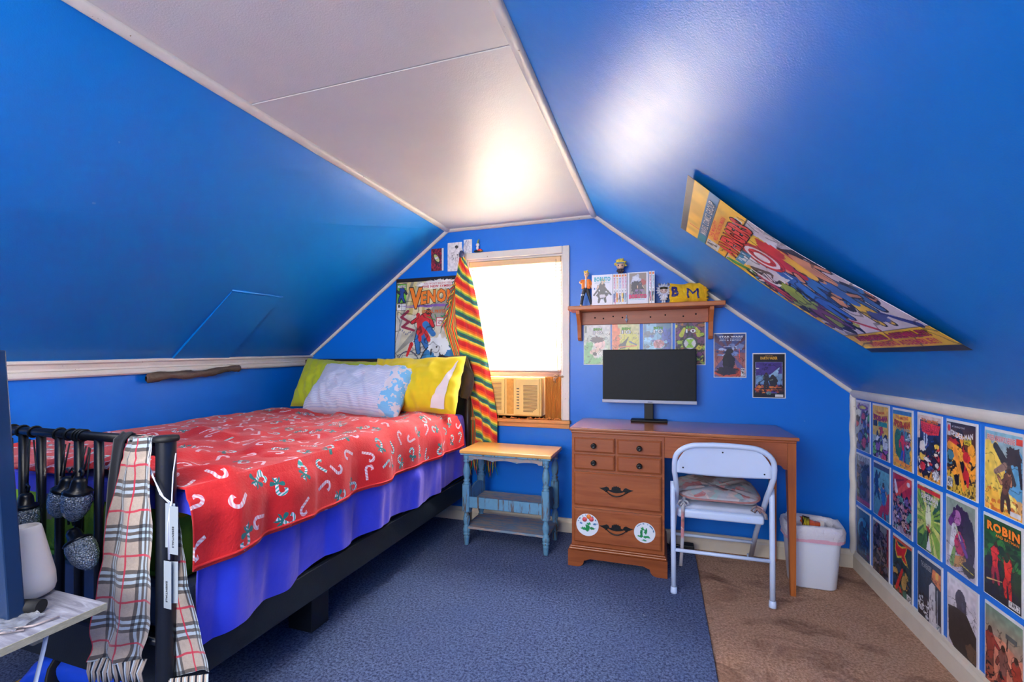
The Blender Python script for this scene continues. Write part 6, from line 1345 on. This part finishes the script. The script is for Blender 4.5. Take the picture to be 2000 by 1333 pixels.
# fluffy white figurine
hx, hy = 0.018, 2.835
F3 = thing('figurine', (hx, hy, ZS), 'small white fluffy haired figurine with dark goggles, between the books and yellow pouch', 'figurine', 'figurines on the wall shelf')
m = MB(); m.ball((hx, hy-0.004, ZS+0.078), 0.022, 0.020, 0.020, 16); rem(m.build('head', flat((222, 196, 186)), F3), 0.002)
m = MB(); m.lathe([(0, 0.060), (0.008, 0.058), (0.011, 0.045), (0.020, 0.026), (0.022, 0.022), (0.0, 0.022)], (hx, hy, ZS), 14, caps=False)
for s_ in (-1, 1): m.tube([(hx+s_*0.008, hy, ZS+0.052), (hx+s_*0.022, hy-0.006, ZS+0.036)], [0.006, 0.005], 8)
m.build('dress', M_wh, F3)
m = MB()
for s_ in (-1, 1): m.tube([(hx+s_*0.006, hy, ZS+0.024), (hx+s_*0.006, hy-0.002, ZS+0.001)], [0.005, 0.0055], 8)
m.build('legs', M_wh, F3)['kind'] = 'stuff'
m = MB(); m.ball((hx, hy+0.008, ZS+0.084), 0.030, 0.022, 0.028, 14)
for k in range(30):
    a = 2*PI*k/30; rr_ = 0.026+0.006*(k % 2); d = Vector((math.cos(a), 0, math.sin(a))); p = Vector((hx, hy+0.002-0.006*(k % 2), ZS+0.080)); m.tube([p+d*0.016, p+d*rr_, p+d*(rr_+0.013)], [0.008, 0.006, 0.001], 6)
m.build('hair', paint('white_fluff', S(206, 208, 220), 0.8, 0.3, 60), F3)
for s_ in (-1, 1):
    m = MB(); m.ball((hx+s_*0.024, hy+0.004, ZS+0.116), 0.0085, 0.006, 0.0085, 10); m.build('ear', paint('grey_ear', S(120, 124, 140), 0.6, 0.2), F3)
m = MB(); m.tube([(hx-0.020, hy-0.018, ZS+0.090), (hx, hy-0.025, ZS+0.092), (hx+0.020, hy-0.018, ZS+0.090)], 0.0065, 8); m.build('goggles', flat((54, 56, 36)), F3)
eyes(hx, hy-0.0245, ZS+0.078, 0.008, 0.003, F3, (110, 40, 50))
# yellow pouch with letters
pz = ZS+0.058
po, Mpo, Apo = pillow('pouch', 0.152, 2.835, pz, 0.200, 0.118, 0.060, 0.12, 0.05, -0.02, cloth('yellow_felt', S(240, 186, 20), 0.9, 0.15), None, 21, 0.006, 40, sag=0.0)
tag(po, 'yellow cloth pouch with dark blue letters BM at the right end of the shelf', 'pouch')
def psurf(u, v, n):
    iu = np.clip(np.asarray(u)*39, 0, 39).astype(int); iv = np.clip(np.asarray(v)*39, 0, 39).astype(int); q = np.stack([np.zeros_like(np.asarray(u, float))]*3, -1)
    A_ = Apo; fu = np.clip(np.asarray(u)*39, 0, 38.999); fv = np.clip(np.asarray(v)*39, 0, 38.999); i0 = fu.astype(int); j0 = fv.astype(int); a = (fu-i0)[..., None]; b = (fv-j0)[..., None]
    q = A_[j0, i0]*(1-a)*(1-b)+A_[j0, i0+1]*a*(1-b)+A_[j0+1, i0]*(1-a)*b+A_[j0+1, i0+1]*a*b
    return q+np.array((0, -0.0015-n, 0))
textmesh([('B', .06, .30, .24, .82, (40, 36, 110), None, 0, .05), ('M', .46, .16, .78, .66, (40, 36, 110), None, 0, 0.0)], psurf, po, 0.0012, 'felt_letter')
m = MB()
for k in range(9): z = ZS+0.020+0.088*k/8; m.tube([(0.235, 2.828, z), (0.248, 2.826, z+0.003*math.sin(k)), (0.262-0.002*(k % 2), 2.83, z+0.006*math.sin(k*2))], [0.008, 0.0085, 0.004], 6)
m.build('ruffled_end', cloth('yellow_felt_ruffle', S(226, 170, 20), 0.9, 0.2), po)
# ornament above the window
ox, oy, oz = -1.198, YB-0.012, 1.8725
OR = thing('ornament', (ox, oy, oz), 'small white ornament on a red and dark base standing above the window casing', 'ornament')
m = MB(); m.ball((ox, oy, oz+0.011), 0.034, 0.009, 0.0105, 14); m.build('base', flat((40, 44, 50)), OR)
m = MB(); m.ball((ox+0.012, oy-0.006, oz+0.016), 0.018, 0.007, 0.008, 10); m.build('red_blanket', flat((206, 40, 44)), OR)
m = MB(); m.ball((ox+0.024, oy-0.007, oz+0.008), 0.012, 0.005, 0.004, 8); m.build('gold_edge', flat((206, 160, 60)), OR)
m = MB(); m.ball((ox-0.004, oy-0.006, oz+0.030), 0.010, 0.007, 0.014, 10); m.ball((ox-0.003, oy-0.006, oz+0.052), 0.013, 0.008, 0.012, 12); m.build('body', flat((232, 230, 226)), OR)
m = MB(); m.tube([(ox-0.002, oy-0.005, oz+0.062), (ox-0.002, oy-0.005, oz+0.078), (ox+0.004, oy-0.005, oz+0.086), (ox+0.009, oy-0.005, oz+0.090)], [0.007, 0.005, 0.003, 0.003], 8); m.build('green_cap', flat((150, 170, 90)), OR)

# ================================================================== FRONT LEFT TABLE
def greywood(name, ax):
    t = NT(name); f = t.noise(3.2, 7, 0.7, t.obj(ax), 1.2); t.set(base=t.ramp(f, [(0.3, S(96, 96, 108)), (0.5, S(140, 140, 152)), (0.7, S(176, 178, 190))]), rough=0.45); t.bump(f, 0.1, 0.001); return t.m
TB = thing('table', (-1.55, 0.45, 0.0), 'grey wood grain table with a pale chipped edge at the bottom left of the frame', 'table')
m = MB(); m.box(-1.98, -1.238, 0.18, 0.716, 0.536, 0.552, 0.001); m.build('tabletop', greywood('grey_wood_grain', (2, 14, 14)), TB)
t = NT('chipboard_edge'); t.set(base=t.mix(t.noise(60, 4, .7, t.obj((1, 1, 3))), S(130, 124, 104), S(216, 208, 176)), rough=0.8); M_edge = t.m
m = MB(); m.box(-1.2375, -1.236, 0.18, 0.716, 0.5362, 0.5518); m.build('edge_strip', M_edge, TB)
for x, y in ((-1.95, 0.21), (-1.95, 0.66), (-1.31, 0.21)):
    m = MB(); m.box(x, x+0.03, y, y+0.03, 0.0105, 0.5355, 0.002); m.build('leg', M_edge, TB)
m = MB(); m.box(-1.92, -1.40, 0.66, 0.68, 0.45, 0.5355, 0.002); m.build('rail', M_edge, TB)
# tall dark panel
PN = thing('framed_panel', (-1.62, 0.60, 0.553), 'tall dark navy framed panel standing at the left edge of the frame', 'panel')
M_navy = paint('navy_lacquer', S(14, 44, 80), 0.4, 0.12, 10)
def leanbox(xa, xb, ya, yb, za, zb, mat, name, parent, b=0.003):
    m = MB(); m.box(xa, xb, ya, yb, za, zb, b)
    for v in m.bm.verts: v.co.x -= 0.020+(v.co.z-0.553)*0.078; v.co.y -= (v.co.z-0.553)*0.02
    return m.build(name, mat, parent)
leanbox(-1.355, -1.322, 0.592, 0.622, 0.554, 1.145, M_navy, 'stile', PN); leanbox(-1.90, -1.356, 0.600, 0.618, 0.56, 1.14, M_navy, 'panel_board', PN); leanbox(-1.90, -1.356, 0.590, 0.600, 0.554, 0.638, M_navy, 'bottom_rail', PN)
leanbox(-1.90, -1.356, 0.586, 0.598, 0.638, 0.642, flat((110, 150, 190)), 'rail_edge', PN, 0.001)
leanbox(-1.374, -1.3565, 0.588, 0.600, 0.642, 1.14, paint('navy_bead', S(22, 64, 108), 0.35, 0.05), 'bead', PN, 0.004)
# cream pot on a black bar
m = MB(); M = Matrix.Translation((-1.452, 0.672, 0.5535)) @ Matrix.Rotation(-0.05, 4, 'Y') @ Matrix.Scale(0.93, 4)
m.lathe([(0.0, 0.0), (0.046, 0.0), (0.054, 0.006), (0.058, 0.020), (0.057, 0.050), (0.036, 0.165), (0.033, 0.178), (0.030, 0.181), (0.027, 0.178), (0.024, 0.165), (0.0, 0.160)], (0, 0, 0), 36, mi=0, M=M, caps=False)
pt = m.build('pot', paint('cream_ceramic', S(252, 240, 222), 0.3, 0.02)); tag(pt, 'cream tapered pot with open top on the grey table', 'pot')
m = MB(); m.lathe([(0.0, 0.166), (0.0245, 0.1665)], (0, 0, 0), 24, M=M, caps=False); m.build('inner_disc', flat((120, 124, 130)), pt)
m = MB(); m.tube([(-1.325, 0.640, 0.568), (-1.43, 0.598, 0.568)], [0.015, 0.016], 16); br = m.build('speaker_bar', M_blackm); tag(br, 'short black rounded bar lying in front of the cream pot', 'bar')
# crinkled wrapper and wire
n = 26; u, v = np.meshgrid(np.linspace(0, 1, n), np.linspace(0, 1, n)); P = np.stack([-1.36+0.09*u-0.03*v, 0.535+0.07*v+0.03*u, 0.5535+0.011*np.abs(fbm(u*5, v*5, 6, 3))+0.004], -1)
t = NT('clear_crinkled_film'); t.set(base=S(200, 205, 216), rough=0.12, trans=0.7, spec=0.8); t.bump(t.noise(80, 3), 0.6, 0.004)
fl = gridmesh('plastic_film', P, t.m); tag(fl, 'crinkled clear plastic film on the grey table by the navy panel', 'plastic film')
m = MB(); m.tube([(-1.40, 0.545, 0.556), (-1.33, 0.55, 0.557), (-1.27, 0.60, 0.556), (-1.262, 0.64, 0.556)], 0.0022, 6); m.tube([(-1.36, 0.52, 0.556), (-1.30, 0.56, 0.557), (-1.268, 0.585, 0.556)], 0.002, 6)
wi = m.build('cable', flat((176, 160, 156))); wi['kind'] = 'stuff'; tag(wi, 'thin pale cables lying across the grey table top', 'cable')
rb = ribbon([(-1.262, 0.62, 0.535), (-1.264, 0.615, 0.50), (-1.270, 0.61, 0.46), (-1.276, 0.605, 0.42), (-1.262, 0.60, 0.405)], 0.014, 'ribbon', None, flat((190, 204, 224))); tag(rb, 'pale ribbon hanging below the grey table edge', 'ribbon')
# bags below the bed foot
bg_, _, _ = pillow('duffel_bag', -1.70, 0.99, 0.10, 0.55, 0.14, 0.16, 1.2, 0.1, 0.0, paint('bright_blue_nylon', S(24, 80, 220), 0.4, 0.15), None, 31, 0.01, 26)
tag(bg_, 'bright blue and black bag on the floor under the bed foot', 'bag')
m = MB(); m.tube([(-1.80+0.02*math.sin(a*2), 0.99+0.09*math.cos(a), 0.105+0.085*math.sin(a)) for a in np.linspace(0, 2*PI, 25)[:-1]], 0.022, 8, closed=True, flat=0.004); m.build('strap', M_blackm, bg_)
m = MB(); m.box(-2.10, -1.80, 0.90, 1.12, 0.0105, 0.022, 0.002); fo = m.build('folder', flat((206, 160, 40))); tag(fo, 'yellow folder on the floor beside the blue bag', 'folder')
